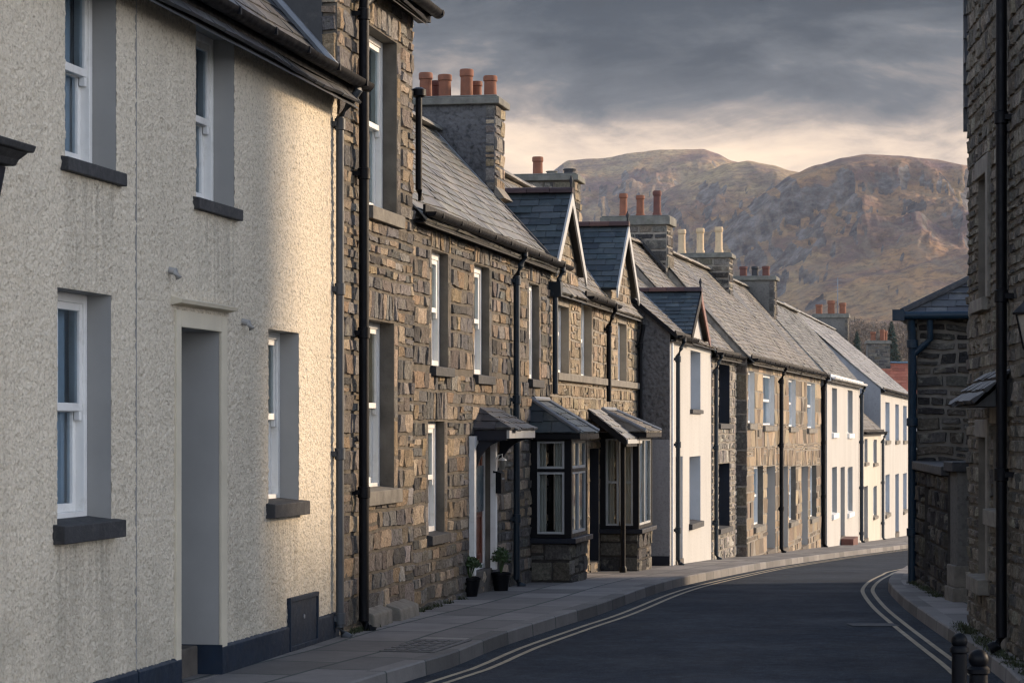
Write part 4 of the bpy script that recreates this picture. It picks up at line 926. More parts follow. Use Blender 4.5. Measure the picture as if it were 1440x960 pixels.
gable_roof(J, -.05, J.L, ZJ, YJ, ZRJ, S_PALE, .2, .34, oh=.16, sag=.04); gutter(J, 0, J.L, ZJ - .05, r=.06); downpipe(J, J.t(1280), ZJ - .06, J.g(J.L), 'grey_pipe', .05)
c6 = chimney(J, J.L - .9, J.L - .2, 2.75, 4.2, 4.6 - J.base, 6.55 - J.base, P_GREY, [('s', .86, .5, .42, .15, 'terracotta'), ('s', .50, .5, .58, .16, 'terracotta'), ('s', .16, .5, .48, .15, 'terracotta')], face='pier_render', cap=.16); c6['label'] = 'far grey chimney with three orange pots and an aerial'
q = MB(); x = J.L - .5; zt = 6.55 - J.base; q.tube([(x, 3.2, zt), (x, 3.2, zt + 1.6)], .02, 6)
for i in range(4): q.tube([(x - .2, 3.2 - .2, zt + 1.0 + i * .16), (x + .2, 3.2 + .2, zt + 1.0 + i * .16)], .008, 5)
q.build('aerial', 'lead', c6)

# ---- M: red-roofed house past the bend
M = House('red_roofed_house', 'distant house with a red tiled roof and blue ridge glimpsed past the bend', Vector((31.0, 122.0)), Vector((17.2, 122.0)))
M.root.rotation_euler = (0, 0, 0); M.root.location = (17.0, 121.5, gz(122))
mz = -gz(122); w_ = wall_body(M, 'white_render', mz + 2.5, 3.0, mz + 4.9, [(x, x + .9, mz + .9, mz + 2.1) for x in (1.2, 4.2, 7.4, 10.4)], 0, 13)
M.L = 13.0; M.g = lambda a, y=0: 0.0
for x in (1.2, 4.2, 7.4, 10.4): window(M, (x, x + .9, mz + .9, mz + 2.1), .12, 'reveal_grey', sill='stone_sill', near=False)
gable_roof(M, 0, 13, mz + 2.5, 3.0, mz + 4.9, S_RED, .24, .3, mat='clay', sag=.03, ridge_pal=[(.10, .15, .19)])
cm = chimney(M, .75, 1.85, 2.6, 3.3, mz + 3.6, mz + 6.0, P_GREY, [('s', .5, .28, .45, .14, 'terracotta'), ('s', .3, .68, .55, .13, 'terracotta'), ('s', .7, .84, .5, .12, 'terracotta')], face='pier_render', cap=.14)

# ---- K: dark stone building on the right, with its boundary wall and pier
Kp = Vector((4.80, 29.5)); kb = gz(29.5)
K = empty('stone_outbuilding', (Kp.x, Kp.y, kb), R(-13)); tag(K, 'low dark stone building with a hipped slate roof and blue gutter on the right corner', 'building')
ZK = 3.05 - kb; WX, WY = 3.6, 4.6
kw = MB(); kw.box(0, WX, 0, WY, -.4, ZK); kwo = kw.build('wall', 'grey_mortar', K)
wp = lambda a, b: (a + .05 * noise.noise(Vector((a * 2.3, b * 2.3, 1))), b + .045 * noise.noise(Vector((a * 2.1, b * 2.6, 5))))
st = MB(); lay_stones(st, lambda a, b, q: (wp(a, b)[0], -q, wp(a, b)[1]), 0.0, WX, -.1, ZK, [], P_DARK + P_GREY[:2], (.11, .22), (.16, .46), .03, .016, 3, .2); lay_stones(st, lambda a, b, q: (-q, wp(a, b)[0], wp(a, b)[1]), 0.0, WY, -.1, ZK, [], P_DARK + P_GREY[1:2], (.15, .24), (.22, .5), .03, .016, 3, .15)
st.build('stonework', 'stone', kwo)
r = MB(); o = .16; e = [Vector((-o, -o, ZK)), Vector((WX + o, -o, ZK)), Vector((WX + o, WY + o, ZK)), Vector((-o, WY + o, ZK))]; hwid = (WX + 2 * o) / 2; tk = .56
a_, b_ = Vector((WX / 2, -o + hwid, ZK + hwid * tk)), Vector((WX / 2, WY + o - hwid, ZK + hwid * tk))
for f_ in ((e[0], e[1], a_, a_ + Vector((-.001, 0, 0))), (e[3], e[0], a_, b_), (e[2], e[3], b_, b_ + Vector((.001, 0, 0))), (e[1], e[2], b_, a_)):
    U = (f_[1] - f_[0]).normalized(); V = U.cross(f_[2] - f_[0]).normalized().cross(U); V = V if V.z > 0 else -V
    lay_slates(r, f_[0], U, V, [((p - f_[0]).dot(U), (p - f_[0]).dot(V)) for p in f_], .17, .27, S_DARK)
ro = r.build('roof', 'slate', K)
hp = MB()
for p, q_ in ((e[0], a_), (e[1], a_), (e[2], b_), (e[3], b_)): hp.tube([p + Vector((0, 0, .03)), q_ + Vector((0, 0, .03))], .045, 8)
hp.build('hip_tiles', 'slate_sill', ro)
kg = MB(); kg.tube([(-.2, -.2, ZK - .02), (WX + .2, -.2, ZK - .02)], .05, 10); kg.tube([(-.2, -.2, ZK - .02), (-.2, WY + .2, ZK - .02)], .05, 10); kg.box(-.27, -.13, -.27, -.13, ZK - .08, ZK + .05); kg.build('gutter', 'blue_pipe', K, smooth='auto')
kd = MB(); zg = gz(29.4) - kb
kd.tube([(-.06, -.15, ZK - .04), (-.06, -.13, ZK - .15), (-.05, -.09, ZK - .3), (-.05, -.09, zg)], .05, 12)
for z in (ZK - .35, 1.9, .6): kd.lathe((-.05, -.09, z), [(.05, -.05), (.066, -.045), (.066, .045), (.05, .05)], 12)
kd.tube([(.16, -.16, ZK - .06), (.16, -.12, ZK - .30), (.10, -.1, ZK - .36), (-.04, -.09, ZK - .48)], .038, 10); kd.build('downpipe', 'blue_pipe', K, smooth='auto')
q = MB(); q.box(WX * .35, WX * .35 + .12, WY * .3, WY * .3 + .12, ZK + .3, ZK + 1.05); q.build('vent', 'slate_sill', K)
q = MB(); q.prism([(1.3, -6.0, -.3), (5.2, -6.0, -.3), (5.2, -6.0, ZK - .2), (3.2, -6.0, ZK + .35), (1.3, -6.0, ZK - .6)], (0, 0, 0), (0, 5.96, 0)); q.build('unseen_sun_block', 'mortar', K)  # added unseen block that keeps low sun out of the gap before K
# boundary wall with a dark doorway and a rendered pier
bp0, bp1 = Vector((4.78, 29.30)), Vector((4.44, 25.35)); W = House('boundary_wall', 'low dark stone boundary wall with a small door, running from the corner building to a grey pier', bp0, bp1, cat='wall')
zt = 1.22 - W.base; od = (1.0, 1.75, W.g(1) + .05, 1.05 - W.base)
wl = MB(); wl.box(0, od[0], 0, .3, -.3, zt); wl.box(od[1], W.L, 0, .3, -.3, zt); wl.box(od[0], od[1], 0, .3, od[3], zt); wo = wl.build('wall', 'dark_mortar', W.root)
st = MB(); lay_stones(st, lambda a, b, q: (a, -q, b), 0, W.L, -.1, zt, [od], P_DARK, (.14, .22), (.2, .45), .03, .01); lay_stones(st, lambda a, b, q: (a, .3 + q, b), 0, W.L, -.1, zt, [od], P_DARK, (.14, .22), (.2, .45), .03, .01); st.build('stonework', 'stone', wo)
cp = MB(); cp.box(-.02, W.L, -.07, .37, zt, zt + .10); cp.build('coping', 'slate_sill', W.root, bevel=.015)
dl = MB(); dl.box(od[0], od[1], .14, .18, od[2], od[3]); [dl.box(od[0] + .005 + i * .15, od[0] + .14 + i * .15, .125, .14, od[2], od[3]) for i in range(5)]; dlo = dl.build('door', 'black_paint', W.root)
Pp = empty('gate_pier', (4.50, 25.08, gz(25))); tag(Pp, 'grey rendered pier with a stepped stone base at the end of the boundary wall', 'pier')
q = MB(); q.box(-.05, .42, -.2, .2, -.2, 1.30); q.build('shaft', 'pier_render', Pp, bevel=.01)
q = MB(); q.box(-.10, .47, -.25, .25, -.2, .14); q.box(-.08, .45, -.23, .23, .14, .36); q.build('base', 'stone_sill', Pp, bevel=.012); q = MB(); q.box(-.11, .48, -.26, .26, 1.30, 1.40); q.build('cap', 'slate_sill', Pp, bevel=.012)

# ---- L: tall dark rubble building at the right edge
L = House('stone_building', 'tall dark rubble stone building at the right edge with a black downpipe', Vector((3.642, 16.6)), Vector((4.0, 21.8)))
L.n = Vector((L.d.y, -L.d.x)); L.root.location.z = 0; L.base = 0.0
L.root.rotation_euler = (0, 0, math.atan2(-L.d.y, -L.d.x)); L.root.location = (4.0, 21.8, 0)    # local x runs back towards the camera, y into the building
LL = L.L; tl = lambda u: LL - L.t(u); zl_ = lambda u, v: L.z(L.t(u), v); ZL = 7.2
class LV: pass
lv = LV(); lv.root = L.root; lv.holes = []; lv.g = lambda a, y=0: 0.0; lv.base = 0.0; lv.L = LL
def lop(uL, uR, vT, vB): a = tl(uL); return (a, tl(uR), zl_(uL, vB), zl_(uL, vT))
window(lv, lop(1376, 1391, 615, 808), .18, 'reveal_stone', sill='stone_sill', sth=.12, sproj=.1, frame='reveal_stone')
window(lv, lop(1397, 1414, 596, 716), .18, 'reveal_stone', sill='stone_sill', sth=.12, sproj=.08, frame='reveal_stone')
window(lv, lop(1376, 1391, 255, 425), .18, 'reveal_stone', sill='stone_sill', sth=.10, sproj=.07, frame='reveal_stone')
wL = wall_body(lv, 'mortar', ZL, 2.5, ZL + 2.4, lv.holes, 0, LL)
st = MB(); ds = (tl(1411), tl(1419), 0.0, ZL)
lay_stones(st, lambda a, b, q: (a, -q, b), 0, LL, -.1, ZL, lv.holes + [ds] + [(q[1], q[1] + .16, q[2], q[3] + .15) for q in lv.holes] + [(q[0], q[1], q[3], q[3] + .15) for q in lv.holes], [(.17, .152, .122), (.12, .11, .094), (.20, .18, .145), (.08, .075, .068), (.15, .128, .098)], (.07, .15), (.08, .24), .018, .008, 3, .2, .6)
lay_stones(st, lambda a, b, q: (LL + q, a, b), 0, 5, -.1, ZL, [], P_GREY + P_DARK[:2], (.10, .18), (.12, .34), .018, .008, 2, .2, .5)
st.build('stonework', 'stone', wL)
ss = MB(); ss.box(ds[0], ds[1], -.03, 0.0, 0, ZL)
for q in lv.holes: ss.box(q[1] + .003, q[1] + .155, -.035, 0.0, q[2], q[3] + .15); ss.box(q[0], q[1] + .0025, -.034, 0.0, q[3] + .003, q[3] + .15)
ss.build('dressings', 'stone_sill', wL, bevel=.008)
sl = MB(); lay_slates(sl, (-.15, 0.0, 4.32), (0, 1, 0), (0, 0, 1), [(-.03, 0), (5, 0), (5, ZL - 4.32), (-.03, ZL - 4.32)], .20, .3, S_DARK, thick=.07); sl.box(-.14, -.004, .0, 5, 4.34, ZL, (.02, .02, .022)); sl.build('slate_hanging', 'slate', L.root)
gable_roof(lv, 0, LL, ZL, 2.5, ZL + 2.5, S_DARK, .2, .3, oh=.05)
downpipe(lv, tl(1425), ZL - .1, .05, 'black_paint', .042, gy=-.1, y=-.09)
hx = tl(1389); zh = zl_(1389, 568)
r = MB(); V = Vector((0, .30, .26)); lay_slates(r, (hx, -.30, zh), (1, 0, 0), V, [(0, 0), (1.6, 0), (1.6, V.length), (0, V.length)], .13, .24, [(0.025, 0.026, 0.028), (0.035, 0.035, 0.037)], thick=.02); r.prism([(0, -.28, -.03), (0, -.002, .2), (0, -.002, -.03)], (hx + .02, 0, zh), (1.5, 0, 0), (.03, .03, .03)); r.build('window_hood', 'slate', L.root)
la = empty('wall_lantern', (3.655, 17.5, 2.28)); tag(la, 'black wall lantern with pale glass, cut off by the right edge', 'lamp')
q = MB(); q.lathe((0, 0, 0), [(.055, 0), (.105, .22), (.105, .225), (.0, .226)], 6); q.build('lamp_glass', 'lamp_glass', la)
q = MB(); q.lathe((0, 0, .228), [(.135, 0), (.135, .015), (.06, .09), (.05, .12), (.015, .15)], 6)
for k in range(6):
    c_, s_ = math.cos(k * math.pi / 3), math.sin(k * math.pi / 3); q.tube([(.057 * c_, .057 * s_, -.01), (.108 * c_, .108 * s_, .23)], .008, 6)
q.lathe((0, 0, -.05), [(.015, 0), (.06, .03), (.06, .045)], 6); q.tube([(0, 0, .02 - .06), (.06, 0, -.10), (.15, 0, -.10)], .014, 8); q.build('lamp_frame', 'lamp_metal', la)

# ------------------------------------------------------------------ street
def catmull(P, step=0.5):
    P = [Vector(p) for p in P]; out = []
    for i in range(len(P) - 1):
        p0, p1, p2, p3 = P[max(i - 1, 0)], P[i], P[i + 1], P[min(i + 2, len(P) - 1)]
        n = max(2, int((p2 - p1).length / step))
        for k in range(n):
            t = k / n; out.append(0.5 * ((2 * p1) + (p2 - p0) * t + (2 * p0 - 5 * p1 + 4 * p2 - p3) * t * t + (3 * p1 - p0 - 3 * p2 + p3) * t ** 3))
    return out + [P[-1]]
KL = catmull([(-8.0, -9), (-4.3, 5), (-2.75, 10.5)] + [on_ground(u, v) for u, v in ((540, 945), (630, 919), (700, 892), (785, 865), (863, 841), (960, 811), (1060, 792.5), (1100, 786.5), (1185, 775.5))] + [(11.2, 70.0), (14.0, 83.5), (18.7, 106.5), (24, 119), (36, 127), (60, 132)])
KR = catmull([(2.0, -9), (2.05, 8), (2.2, 14.6), (2.45, 15.4), (3.25, 15.9)] + [on_ground(u, v) for u, v in ((1427, 950), (1390, 919), (1343, 888), (1302, 861), (1271, 839), (1253, 822), (1250, 814), (1257, 805), (1270, 798), (1283, 793))] + [(8.2, 46.5), (10.8, 54), (14.6, 69), (17.6, 83), (22.2, 104), (26, 112.5), (37, 121), (60, 126)])
def normals(P):
    out = []
    for i in range(len(P)):
        d = (P[min(i + 1, len(P) - 1)] - P[max(i - 1, 0)]).normalized(); out.append(Vector((d.y, -d.x)))
    return out
def strip(mb, P, offs, dz, sgn=1.0):
    """ribbon along P at the given sideways offsets"""
    if mb.uv is None: mb.uv = []
    Nn = normals(P); s = 0.0; n0 = len(mb.v); m = len(offs)
    for i, p in enumerate(P):
        if i: s += (p - P[i - 1]).length
        for o in offs:
            q = p + Nn[i] * (o * sgn); mb.v.append((q.x, q.y, gz(q.y) + dz)); mb.uv.append((s, o))
    for i in range(len(P) - 1):
        for j in range(m - 1):
            a = n0 + i * m + j; mb.f.append([a, a + 1, a + m + 1, a + m]); mb.c.append(None)
def kerb(mb, P, sgn):
    if mb.uv is None: mb.uv = []
    Nn = normals(P); s = 0.0; n0 = len(mb.v); prof = [(-.15, .002), (-.012, .004), (0, -.008), (.008, -.14)]; m = len(prof)
    for i, p in enumerate(P):
        if i: s += (p - P[i - 1]).length
        for o, z in prof: q = p + Nn[i] * (o * sgn); mb.v.append((q.x, q.y, gz(q.y) + z)); mb.uv.append((s, .3 + o))
    for i in range(len(P) - 1):
        for j in range(m - 1): a = n0 + i * m + j; mb.f.append([a, a + 1, a + m + 1, a + m]); mb.c.append(None)
rd = MB(); strip(rd, KL, [-.1, 0.6, 1.3, 2, 2.7, 3.4, 4.1, 4.8, 5.6, 6.4, 7.2, 8], -.11); tag(rd.build('road', 'asphalt'), kind='structure')
pv = MB(); strip(pv, KL, [-4.2, -3.4, -2.6, -1.9, -1.2, -.6, -.15], 0.0); tag(pv.build('pavement', 'flagstone'), kind='structure')
pr = MB(); KRp = [p for p in KR]; strip(pr, KRp, [4.2, 3.4, 2.6, 1.9, 1.2, .6, .15], 0.0); pro = pr.build('pavement', 'flagstone'); tag(pro, kind='structure')
kk_ = MB(); kerb(kk_, KL, 1); tag(kk_.build('kerb', 'kerbstone'), kind='structure')
k2 = MB(); kerb(k2, KR, -1); tag(k2.build('kerb', 'kerbstone'), kind='structure')
yl = MB()
for o in (.17, .29): strip(yl, KL, [o, o + .045], -.106)
KRs = [p for p in KR if p.y > 16.3]
for o in (.17, .29): strip(yl, KRs, [o, o + .045], -.106, -1)
tag(yl.build('yellow_lines', 'yellow_line'), kind='structure')
rm = MB(); c0 = on_ground(1228, 862); strip(rm, [c0 + Vector((-.22, 0)), c0 + Vector((.22, 0.02))], [-.18, .18], -.104); tag(rm.build('road_marking', 'faded_white'), kind='structure')
gd = MB(); ys = [-60, -20, 0] + [i for i in range(5, 121, 2)] + [150, 250, 500, 1200, 3000, 7000]; xs_ = [-4000, -800, -200, -60, -25, -8, 0, 8, 25, 60, 200, 800, 4000]
gd.v = [(x, y, gz(y) - .17) for y in ys for x in xs_]; m_ = len(xs_); gd.f = [[j * m_ + i, j * m_ + i + 1, (j + 1) * m_ + i + 1, (j + 1) * m_ + i] for j in range(len(ys) - 1) for i in range(m_ - 1)]; gd.c = [None] * len(gd.f)
tag(gd.build('ground', 'earth'), kind='structure')

# small street things
cv = empty('drain_cover', (*on_ground(600, 908), gz(19.5) + .004), R(-14)); tag(cv, 'flat iron drain cover let into the paving beside the kerb', 'drain cover')
q = MB(); q.box(-.22, .22, -.55, .55, -.03, .006); [q.box(-.2 + i * .1, -.13 + i * .1, -.5 + j * .2, -.36 + j * .2, .006, .012) for i in range(4) for j in range(5)]; q.build('plate', 'iron_cover', cv)
def bollard(u, v, Y, r, label):
    X = (u - CU) * Y / F; zt = EYE - (v - HV) * Y / F
    b = empty('bollard', (X, Y, 0.0)); tag(b, label, 'bollard', 'ball topped bollards by the right kerb')
    q = MB(); q.lathe((0, 0, -.05), [(r * 1.5, 0), (r * 1.5, .12), (r * 1.2, .16), (r * .98, .2), (r * .92, zt - 2 * r + .05), (r * .92, zt - 2 * r + .06)], 20); q.build('post', 'lamp_metal', b, smooth='auto')
    q = MB(); q.lathe((0, 0, zt - 2.35 * r), [(r * .9, -.01), (r * 1.15, 0), (r * 1.15, .02), (r * .9, .035)], 20); q.build('collar', 'lamp_metal', b, smooth='auto')
    q = MB(); q.lathe((0, 0, zt - r), [(r * math.sin(math.pi * i / 12) + 1e-4, -r * math.cos(math.pi * i / 12)) for i in range(13)], 20); q.build('ball', 'lamp_metal', b, smooth=True)
bollard(1349, 889, 14.0, .046, 'black ball topped bollard standing farther from the camera'); bollard(1376, 912, 12.9, .052, 'black ball topped bollard standing closer to the camera')
pg = on_ground(1281.5, 806); po = empty('street_pole', (pg.x, pg.y, gz(pg.y))); tag(po, 'thin black pole on the kerb corner in front of the blue downpipe', 'pole')
q = MB(); q.tube([(0, 0, -.05), (0, 0, 1.55)], .028, 10); q.lathe((0, 0, 0), [(.045, 0), (.045, .5), (.03, .55)], 10); q.build('post', 'black_paint', po, smooth='auto'); q = MB(); q.box(-.02, .06, -.036, -.03, 1.2, 1.42); q.build('plate', 'white_paint', po)

def potted(u, v, seed, label, wx, hh):
    g = on_ground(u, v); b = empty('potted_plant', (g.x, g.y, gz(g.y))); tag(b, label, 'potted plant', 'potted plants by the arched doorway'); rr = random.Random(seed)
    q = MB(); q.lathe((0, 0, 0), [(.075, 0), (.105, .17), (.115, .175), (.115, .20), (.098, .20), (.095, .17)], 18); q.build('plant_pot', 'black_paint', b, smooth='auto')
    q = MB(); q.lathe((0, 0, .165), [(.094, 0), (.094, .01)], 14); q.build('soil', 'soil', b)
    q = MB()
    for _ in range(520):
        a, el = rr.uniform(0, 6.28), rr.uniform(-.25, 1.45); R_ = rr.uniform(.25, 1) ** .6
        p = Vector((math.cos(a) * math.cos(el) * wx * R_, math.sin(a) * math.cos(el) * wx * R_, .25 + hh * .4 + math.sin(el) * hh * .55 * R_))
        d = Vector((rr.uniform(-1, 1), rr.uniform(-1, 1), rr.uniform(-.2, 1))).normalized(); e = d.orthogonal().normalized() * .008; l = rr.uniform(.02, .045)
        q.quad(p - e, p + d * l * .5 - e * 1.4, p + d * l, p + d * l * .5 + e * 1.4)
    for _ in range(12):
        a = rr.uniform(0, 6.28); q.tube([(0, 0, .17), (math.cos(a) * wx * .5, math.sin(a) * wx * .5, .25 + hh * .5)], .004, 5)
    q.build('foliage', 'leaf', b)
potted(661, 838, 3, 'round leafy plant in a black pot on the nearer side of the arched doorway', .12, .16); potted(704.5, 830, 8, 'taller spiky plant in a black pot just past the arched doorway', .10, .22)
def on_wall(h, u, v, name, label, cat):
    t = h.t(u); p = h.P0 + h.d * t; b = empty(name, (p.x, p.y, h.z(t, v) + h.base), h.root.rotation_euler.z); tag(b, label, cat); return b
lb = on_wall(Ch, 692, 693, 'letter_box', 'black letter box on the stone wall beside the arched doorway', 'letter box')
q = MB(); q.box(-.11, .11, -.12, -.03, 0, .22); q.prism([(0, -.03, .22), (0, -.13, .22), (0, -.03, .25)], (-.115, 0, 0), (.23, 0, 0)); q.build('body', 'black_paint', lb, bevel=.006); q = MB(); q.box(-.07, .07, -.124, -.1205, .15, .17); q.build('slot', 'lead', lb)
wl_ = on_wall(Ch, 690, 655, 'wall_lantern', 'small white lantern on a curled bracket beside the arched doorway', 'lamp')
q = MB(); q.tube([(0, -.03, .02), (0, -.09, .12), (0, -.13, .13), (0, -.13, .09)], .009, 8); q.lathe((0, -.13, .06), [(.05, 0), (.045, .015), (.01, .035)], 8); q.build('bracket', 'white_paint', wl_); q = MB(); q.lathe((0, -.13, -.04), [(.028, 0), (.042, .1)], 8); q.build('lamp_glass', 'lamp_glass', wl_)

# weeds and moss tufts along the wall feet
wd = MB(); rr = random.Random(5)
def tuft(p, n, s):
    for _ in range(n):
        a = rr.uniform(0, 6.28); b = Vector((p[0] + rr.gauss(0, s), p[1] + rr.gauss(0, s), p[2])); t = b + Vector((math.cos(a) * .03, math.sin(a) * .03, rr.uniform(.012, .045))); e = Vector((-math.sin(a), math.cos(a), 0)) * .006
        wd.add((b - e, b + e, t), ((0, 1, 2),))
for _ in range(40): u = rr.choice([rr.uniform(500, 530), rr.uniform(565, 650), rr.uniform(475, 500)]); p = line(ulY(u), .06); tuft((p.x, p.y, gz(p.y)), 22, .025)
for _ in range(90): t = rr.uniform(0, LL); p = Vector((4.0, 21.8)) - (Vector((.358, 5.2)).normalized() * t) + Vector((-.06 - rr.uniform(0, .07), 0)); tuft((p.x, p.y, gz(p.y)), 16, .03)
for _ in range(30): t = rr.uniform(0, 3.9); p = bp0 + (bp1 - bp0).normalized() * t + Vector((-.07, 0)); tuft((p.x, p.y, gz(p.y)), 20, .03)
tag(wd.build('weeds', 'weed'), 'short green weeds and moss along the feet of the stone walls', 'weeds', kind='stuff')

# ------------------------------------------------------------------ hills
def interp(pts, x):
    if x <= pts[0][0]: return pts[0][1]
    for (a, b), (c, d) in zip(pts, pts[1:]):
        if x <= c: t = (x - a) / (c - a); t = t * t * (3 - 2 * t) * .5 + t * .5; return b + (d - b) * t
    return pts[-1][1]
def ridge(Y, pts): return [((u - CU) / F * Y, (HV - v) * Y / F) for u, v in pts]
RF = ridge(4800, [(-900, 420), (200, 380), (500, 320), (680, 272), (745, 247), (772, 234), (800, 215), (842, 212), (885, 206), (940, 201), (990, 199), (1008, 205), (1032, 216), (1065, 226), (1110, 238), (1200, 290), (1600, 330), (2600, 380)])
RM = ridge(3900, [(-900, 520), (600, 470), (760, 392), (850, 325), (900, 285), (945, 256), (990, 235), (1022, 222), (1052, 218), (1085, 224), (1112, 231), (1160, 240), (1300, 262), (1700, 330), (2600, 400)])
RN = ridge(3000, [(-900, 590), (700, 560), (850, 485), (940, 400), (1000, 335), (1045, 290), (1080, 262), (1110, 239), (1150, 223), (1185, 212), (1218, 207), (1262, 208), (1310, 213), (1363, 222), (1450, 236), (1800, 270), (2600, 340)])
def smooth(a, b, x): t = min(1, max(0, (x - a) / (b - a))); return t * t * (3 - 2 * t)
PN = [(0, 1), (.05, .95), (.10, .80), (.15, .72), (.35, .47), (.57, .26), (.80, .10), (1, 0)]
def terrain(X, Y):
    base = -3.3 + 30 * smooth(135, 800, Y) - .2
    p = Vector((X, Y * .7, 0)); wob = noise.noise(p * .004) * 90
    def fall(Yi, W, prof):
        s = (Yi + wob * .6 - Y) / W
        if s < 0: return max(0.0, 1 - (-s) * (-s) * 6 + s * .8)
        return prof(min(s, 1))
    n = interp(RN, X) * fall(3000, 2150, lambda s: interp(PN, s)); m = interp(RM, X) * fall(3900, 2600, lambda s: (1 - s) ** 1.25); f = interp(RF, X) * fall(4800, 3000, lambda s: (1 - s) ** 1.6)
    z = max(n, m, f)
    a = min(1.0, z / 120.0); near_top = 1.0
    g = noise.ridged_multi_fractal(p * .0045, 0.9, 2.1, 6, 0.9, 2.0) - 1.1
    h = noise.fractal(p * .011, 0.8, 2.1, 6)
    top = interp(RN if z == n else (RM if z == m else RF), X)
    c = .05 + .95 * smooth(.02, .17, 1 - z / max(top, 1))
    return max(base, z * .985 + c * a * (7 * g + 8 * h) + c * smooth(110, 220, z) * smooth(2100, 2500, Y) * 26 * (noise.ridged_multi_fractal(Vector((X * .013, Y * .0035, 3.0)), 0.9, 2.1, 5, 0.9, 2.0) - 1.1)) if z > 1 else base
hl = MB(); us = []
u = -900.0
while u < 2600:
    us.append(u); u += 2.6 if 725 < u < 1375 else 24
Ys = []; y = 130.0
while y < 5500: Ys.append(y); y += 45 if y < 900 else (22 if y < 2500 else (11 if y < 3080 else 26))
hl.v = [((u - CU) / F * Y, Y, terrain((u - CU) / F * Y, Y)) for Y in Ys for u in us]; m_ = len(us)
hl.f = [[j * m_ + i, j * m_ + i + 1, (j + 1) * m_ + i + 1, (j + 1) * m_ + i] for j in range(len(Ys) - 1) for i in range(m_ - 1)]; hl.c = [None] * len(hl.f)
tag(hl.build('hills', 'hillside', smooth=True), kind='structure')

# woodland at the foot of the hill and two conifers
wo_ = MB(); rr = random.Random(21)
for _ in range(240):
    Y = rr.uniform(480, 760); u = rr.uniform(1150, 1330); X = (u - CU) / F * Y; g = terrain(X, Y); H_ = rr.uniform(4, 7); wv = rr.uniform(2.5, 4.5)
    wo_.tube([(X, Y, g - .5), (X + rr.uniform(-.4, .4), Y, g + H_ * .7)], [.22, .05], 5)
    for _k in range(110):
        p = Vector((X + rr.gauss(0, wv * .45), Y + rr.gauss(0, wv * .45), g + H_ * rr.uniform(.25, 1.0))); d = Vector((rr.uniform(-1, 1), rr.uniform(-1, 1), rr.uniform(-.2, 1.2))).normalized(); l = rr.uniform(.5, 1.6); e = d.cross(Vector((rr.uniform(-1, 1), rr.uniform(-1, 1), .3))).normalized() * rr.uniform(.05, .16)
        wo_.add((p - e, p + e, p + d * l), ((0, 1, 2),))
tag(wo_.build('woodland', 'twig'), 'brown leafless woodland at the foot of the hill above the red roof', 'woodland', kind='stuff')
def conifer(u, vtop, Y, H_, label, seed):
    rr = random.Random(seed); X = (u - CU) / F * Y; ztop = EYE + (HV - vtop) * Y / F; g = ztop - H_
    t = empty('conifer', (X, Y, g)); tag(t, label, 'tree', 'conifers above the red roof')
    q = MB(); q.tube([(0, 0, -3), (0, 0, H_ * .5), (0, 0, H_ * .97)], [.35, .2, .04], 8); q.build('trunk', 'bark', t)
    q = MB(); n = 26
    for i in range(n):
        f = i / n; z = H_ * (.12 + .87 * f); rad = H_ * .24 * (1 - f) ** .85 * rr.uniform(.75, 1.15) + .15
        for k in range(16):
            a = rr.uniform(0, 6.28); L_ = rad * rr.uniform(.6, 1.1); tip = Vector((math.cos(a) * L_, math.sin(a) * L_, z - L_ * .28)); b0 = Vector((0, 0, z)); sd = Vector((-math.sin(a), math.cos(a), 0)) * (L_ * .22 + .08)
            md = (b0 + tip) / 2 + Vector((0, 0, .12)); q.add((b0, md - sd, tip, md + sd), ((0, 1, 2), (0, 2, 3)))
            q.add((md, md - sd + Vector((0, 0, -.35)), tip + Vector((0, 0, -.3))), ((0, 1, 2),))
    q.build('crown', 'conifer_leaf', t)
conifer(1205, 463, 440, 9, 'dark conifer beside the far orange potted chimney', 1); conifer(1254, 449, 450, 9.5, 'taller dark conifer standing clear above the red tiled roof', 2)

hz_ = MB(); hz_.box(-4600, 4600, -70, 6900, -12, 640); hzo = hz_.build('haze', 'mortar'); tag(hzo, 'thin evening haze over the street and hills', 'haze', kind='stuff')
hm = bpy.data.materials.new('haze'); hm.use_nodes = True; ht = hm.node_tree; ht.nodes.remove(ht.nodes['Principled BSDF'])
pv_ = N(ht, 'ShaderNodeVolumePrincipled', i_Density=2.6e-5, i_Anisotropy=0.2); pv_.inputs['Color'].default_value = (0.88, 0.90, 0.96, 1)
lk(ht, pv_.outputs[0], [n for n in ht.nodes if n.type == 'OUTPUT_MATERIAL'][0].inputs['Volume']); hzo.data.materials.clear(); hzo.data.materials.append(hm)

# ------------------------------------------------------------------ light, sky, camera
AZ, EL = R(27), R(16)                                # sun ahead and to the right
sd = Vector((math.cos(AZ) * math.cos(EL), math.sin(AZ) * math.cos(EL), math.sin(EL)))
sl_ = bpy.data.lights.new('sun', 'SUN'); sl_.energy = 2.75; sl_.angle = R(9); sl_.color = (1.0, 0.77, 0.54)
so_ = bpy.data.objects.new('sun', sl_); C.objects.link(so_); so_.rotation_euler = (-sd).to_track_quat('-Z', 'Y').to_euler(); so_.location = (20, 20, 30)
w = bpy.data.worlds.new('World'); scene.world = w; w.use_nodes = True; nt = w.node_tree
bg = nt.nodes['Background']; bg.inputs['Strength'].default_value = 0.1
sky = N(nt, 'ShaderNodeTexSky', sky_type='NISHITA'); sky.sun_disc = False; sky.sun_elevation = EL; sky.sun_rotation = R(90) - AZ; sky.dust_density = 2.0
tc = nt.nodes.new('ShaderNodeTexCoord').outputs['Generated']; sp = nt.nodes.new('ShaderNodeSeparateXYZ'); lk(nt, tc, sp.inputs[0])
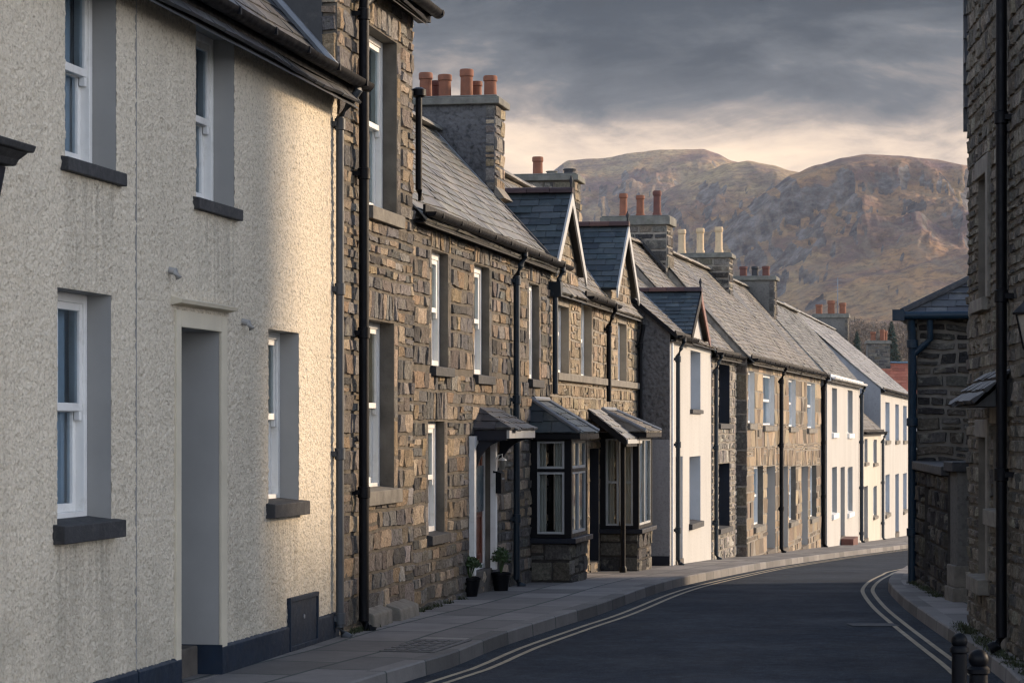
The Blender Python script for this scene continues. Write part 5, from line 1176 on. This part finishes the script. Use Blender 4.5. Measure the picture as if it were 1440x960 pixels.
n1 = tex(nt, 1.0, 8, 0.60, tc, (9.0, 9.0, 30.0), 0.5); n2 = tex(nt, 1.0, 7, 0.62, tc, (30, 30, 85.0), 0.6)
# height in the sky, ruffled by cloud noise
ma = N(nt, 'ShaderNodeMath', operation='MULTIPLY_ADD', n_1=0.115); lk(nt, n1, ma.inputs[0]); lk(nt, sp.outputs[2], ma.inputs[2])
# finer wisps
mb_ = N(nt, 'ShaderNodeMath', operation='MULTIPLY_ADD', n_1=0.030); lk(nt, n2, mb_.inputs[0]); lk(nt, ma.outputs[0], mb_.inputs[2])
bank = ramp(nt, mb_.outputs[0], [(0.0, (3.4, 2.6, 2.0)), (0.166, (4.9, 3.8, 2.8)), (0.186, (3.5, 2.8, 2.25)), (0.200, (1.45, 1.32, 1.27)), (0.214, (0.56, 0.66, 0.80)), (0.236, (0.13, 0.24, 0.38)), (0.27, (0.05, 0.12, 0.22)), (0.42, (4.0, 4.4, 5.4))])
over = ramp(nt, n1, [(0.3, (4.6, 5.0, 5.9)), (0.7, (8.2, 8.3, 8.6))])
# the dark bank stands ahead, over the hills
ah = N(nt, 'ShaderNodeMapRange', n_1=0.25, n_2=0.80); lk(nt, sp.outputs[1], ah.inputs[0])
low = N(nt, 'ShaderNodeMapRange', n_1=0.22, n_2=0.42, n_3=1.0, n_4=0.0); lk(nt, sp.outputs[2], low.inputs[0])
mm = N(nt, 'ShaderNodeMath', operation='MULTIPLY'); lk(nt, ah.outputs[0], mm.inputs[0]); lk(nt, low.outputs[0], mm.inputs[1])
skc = mix(nt, 0.75, sky.outputs[0], over)
skc = mix(nt, 1.0, skc, ramp(nt, sp.outputs[2], [(0.0, (1.62, 1.60, 1.62)), (0.30, (1.52, 1.56, 1.68)), (0.60, (0.38, 0.47, 0.62)), (1.0, (0.19, 0.26, 0.38))]), 'MULTIPLY')
lk(nt, mix(nt, mm.outputs[0], skc, bank), bg.inputs['Color'])

cam = bpy.data.cameras.new('camera'); co_ = bpy.data.objects.new('camera', cam); C.objects.link(co_); scene.camera = co_
co_.location = (0, 0, EYE); co_.rotation_euler = (R(90), 0, 0); cam.sensor_width = 36; cam.lens = F / 1440 * 36; cam.shift_y = 120 / 1440
cam.clip_start = 0.5; cam.clip_end = 20000; cam.dof.use_dof = True; cam.dof.focus_distance = 27; cam.dof.aperture_fstop = 11
scene.cycles.use_denoising = True; scene.cycles.filter_width = 1.3
scene.view_settings.view_transform = 'Standard'; scene.view_settings.look = 'None'; scene.view_settings.gamma = 1; scene.view_settings.exposure = 1.22
